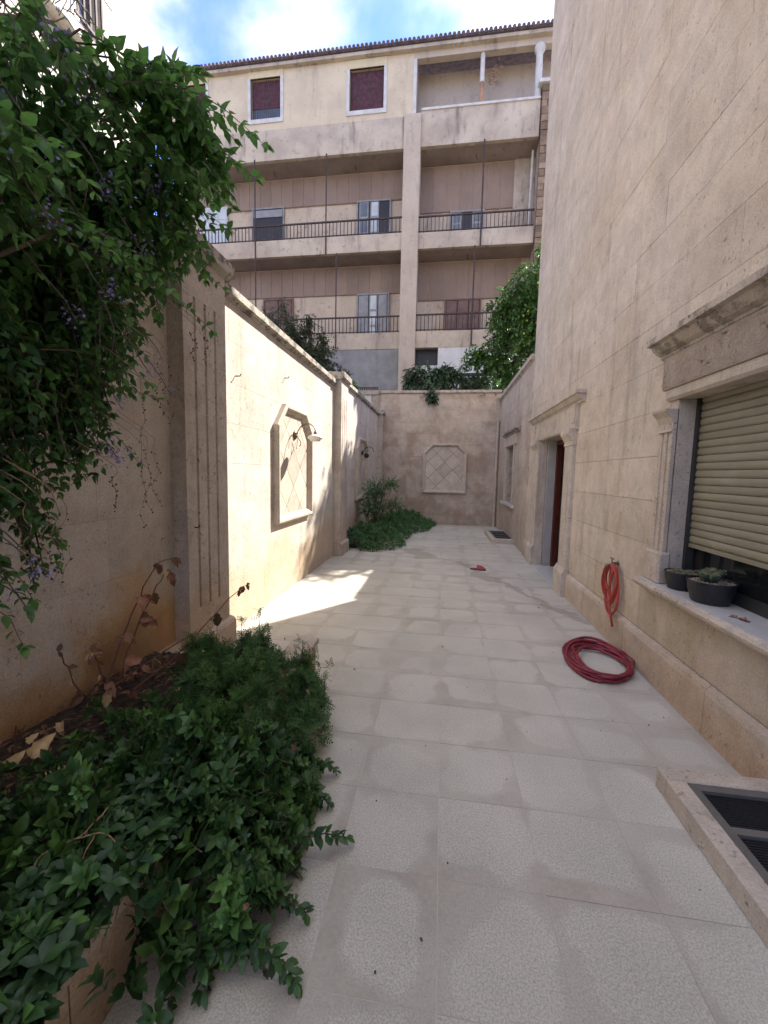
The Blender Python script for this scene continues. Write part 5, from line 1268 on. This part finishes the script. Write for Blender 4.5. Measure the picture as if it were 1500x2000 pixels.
# ------------------------------------------------------------------ tap and hoses
tp = thing('garden_tap', (XR, 3.86, .74), 'worn brass garden tap on the house wall, holding the hanging hose', 'tap')
MB().tube([(XR, 3.86, .735), (XR - .05, 3.86, .735), (XR - .085, 3.86, .725), (XR - .10, 3.86, .69)], [.011, .011, .013, .011], 10).build('spout', 'tap', tp, smooth=True)
MB().lathe((XR, 3.86, .735), [(.022, 0), (.024, .004), (.012, .01)], 14, (-1, 0, 0)).build('flange', 'tap', tp)
MB().tube([(XR - .055, 3.86, .74), (XR - .055, 3.86, .775)], .007, 8).build('valve_stem', 'tap', tp)
MB().box((XR - .062, 3.825, .772), (XR - .048, 3.895, .784)).build('handle', 'tap', tp, bevel=.003)
hg = MB(); x = XR - .045
loops = [(.0, .46, .15), (.01, .38, .12), (-.02, .30, .10), (.006, .34, .14), (.0, .22, .07)]
for i, (dy, ln, w) in enumerate(loops):
    pts = []
    for k in range(33):
        a = 2*math.pi*k/32 + math.pi/2
        yy = 3.86 + dy + math.cos(a)*w*(1 + .35*(1-math.sin(a)))*.75 + .012*math.sin(3*a+i); zz_ = .725 - ln/2 + math.sin(a)*ln/2
        pts.append((x - .012*i*.6 - .01*math.sin(a*2), yy, zz_))
    hg.tube(pts, .0105, 8)
hg.tube([(x-.02, 3.86, .72), (x-.03, 3.83, .6), (x-.03, 3.80, .45), (x-.03, 3.78, .32), (x-.03, 3.70, .20)], .0105, 8)
hh = hg.build('hanging_hose', 'hose_wall', smooth=True); tag(hh, 'red hose looped over the tap and hanging down the house wall', 'hose')
hf = MB(); pts = []
N = 11; cxh, cyh = 1.29, 3.40
prm = [(.0, .0, .25, .39, .0), (.03, -.02, .22, .33, .3), (-.01, .01, .245, .38, -.2), (.04, -.05, .19, .28, .5), (.0, .02, .255, .385, .1), (.02, -.02, .21, .31, -.4), (-.02, .0, .24, .37, .2), (.05, -.07, .165, .24, .6), (.01, .01, .25, .37, -.1), (.05, -.08, .15, .21, .8), (.02, -.03, .22, .34, .3), (.0, .0, .235, .36, 0.)]
for i in range(len(prm)*36+1):
    k = min(i//36, len(prm)-1); f = (i % 36)/36 if i < len(prm)*36 else 1; a_, b_ = prm[k], prm[(k+1) % len(prm)] if k+1 < len(prm) else prm[k]
    q = [u*(1-f)+v*f for u, v in zip(a_, b_)]; an = 2*math.pi*f
    kk = 1 + .035*math.sin(an*3+k*1.7) + .025*math.sin(an*5-k*2.3) + .03*math.sin(an+k*4.1); px, py = math.cos(an)*q[2]*kk, math.sin(an)*q[3]*kk; c, s_ = math.cos(-.22+q[4]*.12), math.sin(-.22+q[4]*.12)
    pts.append((cxh + q[0] + px*c - py*s_, cyh + q[1] + px*s_ + py*c, .011 + .0045*k*(.6+.4*math.sin(an*2+k)) + .004))
pts += [(pts[-1][0]+.0*t_, pts[-1][1]+.02*t_, .013) for t_ in range(1, 3)]
hf.tube(pts, .0120, 8)
fh = hf.build('coiled_hose', 'hose_floor', smooth=True); tag(fh, 'dark red garden hose coiled flat on the paving beside the house wall', 'hose')

# ------------------------------------------------------------------ pots and cacti on the sill
def pot(x, y, r, h, label):
    t = thing('plant_pot', (x, y, .7555), label, 'pot', 'black pots on the window sill')
    MB().lathe((x, y, .7555), [(.0, 0), (r*.72, .0), (r*.78, .006), (r*.93, h*.55), (r*.985, h*.93), (r*1.02, h*.95), (r*1.02, h), (r*.97, h), (r*.95, h*.88), (0, h*.88)], 32).build('pot_body', 'pot', t, smooth=False)
    MB().lathe((x, y, .7555 + h*.85), [(r*.94, 0), (r*.94, .006), (0, .008)], 24).build('soil', 'gravel', t)
    mb = MB()
    for _ in range(int(900*r)):
        a, q = rng.uniform(0, 6.28), r*.88*math.sqrt(rng.uniform()); s_ = rng.uniform(.006, .013)
        mb.ball((x+math.cos(a)*q, y+math.sin(a)*q, .7555+h*.9+rng.uniform(0, .005)), s_, 6, 4, (1, rng.uniform(.7, 1), .7))
    mb.build('pebbles', 'pebble', t, kind='stuff')
pot(1.65, 2.68, .125, .135, 'large black bowl pot with a spiny cactus on the window sill')
pot(1.64, 2.97, .10, .12, 'smaller black pot with tiny round cacti at the far end of the sill')
def cactus(name, x, y, z, n, spread, hh_, label, pad=False):
    t = thing(name, (x, y, z), label, 'cactus'); mb = MB(); sp_ = MB()
    for i in range(n):
        a, q = rng.uniform(0, 6.28), spread*math.sqrt(rng.uniform()); px, py = x+math.cos(a)*q, y+math.sin(a)*q; h = hh_*rng.uniform(.7, 1.1); r = h*.5 if not pad else .010
        if pad:
            tip = (px+(px-x)*.5, py+(py-y)*.5, z+h); mb.tube([(px*.6+x*.4, py*.6+y*.4, z-.01), (px, py, z+h*.6), tip], [.009, .012, .008], 8); cs = [tip, (px, py, z+h*.6), (px, py, z+h*.8)]
        else: mb.ball((px, py, z+r*.5), r, 10, 8, (1, 1, 1.05)); cs = [(px, py, z+r*.5)]*3
        for c in cs:
            for _ in range(26):
                d = rdir(); d[2] = abs(d[2]); R_ = .008 if pad else r*.98
                p0 = np.array(c)+d*R_; sp_.tube([tuple(p0), tuple(p0+d*.009)], [.0011, .0003], 3, cap=False)
    mb.build('stems', 'cactus', t, smooth=True); sp_.build('spines', 'spine', t, kind='stuff')
cactus('spiny_cactus', 1.645, 2.69, .7555+.125, 22, .055, .065, 'cluster of spiny finger cacti in the large black bowl', True)
cactus('round_cactus', 1.64, 2.97, .7555+.108, 13, .07, .028, 'tiny round grey green cacti in the smaller pot')
for (p, d, sz, lab) in [((1.60, 2.36, .762), (.4, -.3, .05), .07, 'curled reddish dry leaf lying on the window sill'), ((1.615, 2.385, .762), (-.3, .25, .1), .045, 'smaller curled dry leaf touching the reddish one on the sill')]:
    tag(curled_leaf('dry_leaf', p, d, (0, 0, 1), sz, 'dryleaf_red', None, .6, .3), lab, 'leaf')

# ------------------------------------------------------------------ slipper and debris on the floor
sp_t = thing('slipper', (.61, 6.47, 0), 'single red rubber slipper lying on the paving in mid courtyard', 'slipper')
def sole(z0, z1, sc, mat, name):
    pts = []
    for k in range(24):
        a = 2*math.pi*k/24; xx = math.cos(a)*.125; w = .045*(1 + .18*math.cos(a)) - .008*math.sin(a*1)**2*(abs(math.cos(a)) < .4)
        pts.append((.61 + xx*sc, 6.47 + math.sin(a)*w*sc - .02*math.cos(a)))
    n_ = len(pts); vs = [(p[0], p[1], z0) for p in pts] + [(p[0], p[1], z1+.006*math.cos(i/24*6.28)) for i, p in enumerate(pts)]
    MB().add(vs, [tuple(range(n_))[::-1], tuple(range(n_, 2*n_))] + [(k, (k+1) % n_, n_+(k+1) % n_, n_+k) for k in range(n_)]).build(name, mat, sp_t)
sole(.001, .018, 1., 'slipper_sole', 'sole'); sole(.0185, .026, .97, 'slipper', 'footbed')
mb = MB(); vs = []; 
for i in range(7):
    xx = .60 + .105*i/6
    for j in range(9):
        a = math.pi*j/8; hgt = .062*(1-.5*(i/6)**2)+.0; vs.append((xx, 6.465 + math.cos(a)*.052*(1-.15*i/6) - .016*i/6, .022 + math.sin(a)*hgt))
mb.add(vs, [(i*9+j, i*9+j+1, (i+1)*9+j+1, (i+1)*9+j) for i in range(6) for j in range(8)]); mb.build('strap', 'slipper', sp_t, smooth=True)
deb = [((.06, 3.43), .022, 'small black crumb in the middle of the paving'), ((-.02, 1.18), .012, 'dark speck on the paving near the front'), ((-.48, 1.02), .03, 'fallen dark leaf beside the trailing plant'),
       ((-1.35, 3.35), .022, 'withered leaf on the paving near the pilaster foot'), ((-1.28, 3.45), .018, 'tiny curled leaf just beyond the shadow edge'), ((-.9, 2.75), .016, 'dark speck behind the feathery plant'), ((-.62, 2.9), .016, 'brown speck right of the feathery plant'),
       ((-.75, .92), .02, 'brown scrap at the planter foot'), ((1.15, 4.7), .03, 'small dark scrap between tap and slipper'), ((1.1, 2.55), .012, 'tiny speck near the near light well')]
for (x, y), s_, lab in deb:
    tag(curled_leaf('fallen_leaf', (x, y, .006), (rng.uniform(-1, 1), rng.uniform(-1, 1), .05), (0, 0, 1), s_, 'berry', None, .5, .35), lab, 'leaf', 'scraps on the paving')
gr = MB()
for _ in range(260):
    x, y = (rng.uniform(-1.0, 1.55), rng.uniform(1.0, 9)) if rng.uniform() < .6 else (rng.choice([1.5, -1.8]) + rng.normal()*.05, rng.uniform(3.2, 11)); s_ = rng.uniform(.002, .006)
    gr.box((x, y, .0012), (x+s_, y+s_*rng.uniform(.5, 1.5), .0012+s_*.5))
tag(gr.build('grit', 'berry'), 'dark grit and crumbs scattered over the paving', 'grit', kind='stuff')
tw_ = MB().tube([(XL + .04, 3.9, .01), (XL+.06, 3.95, .012)], .004, 5)
S.render.engine = 'CYCLES'
S.cycles.max_bounces = 8; S.cycles.diffuse_bounces = 5; S.cycles.transparent_max_bounces = 8
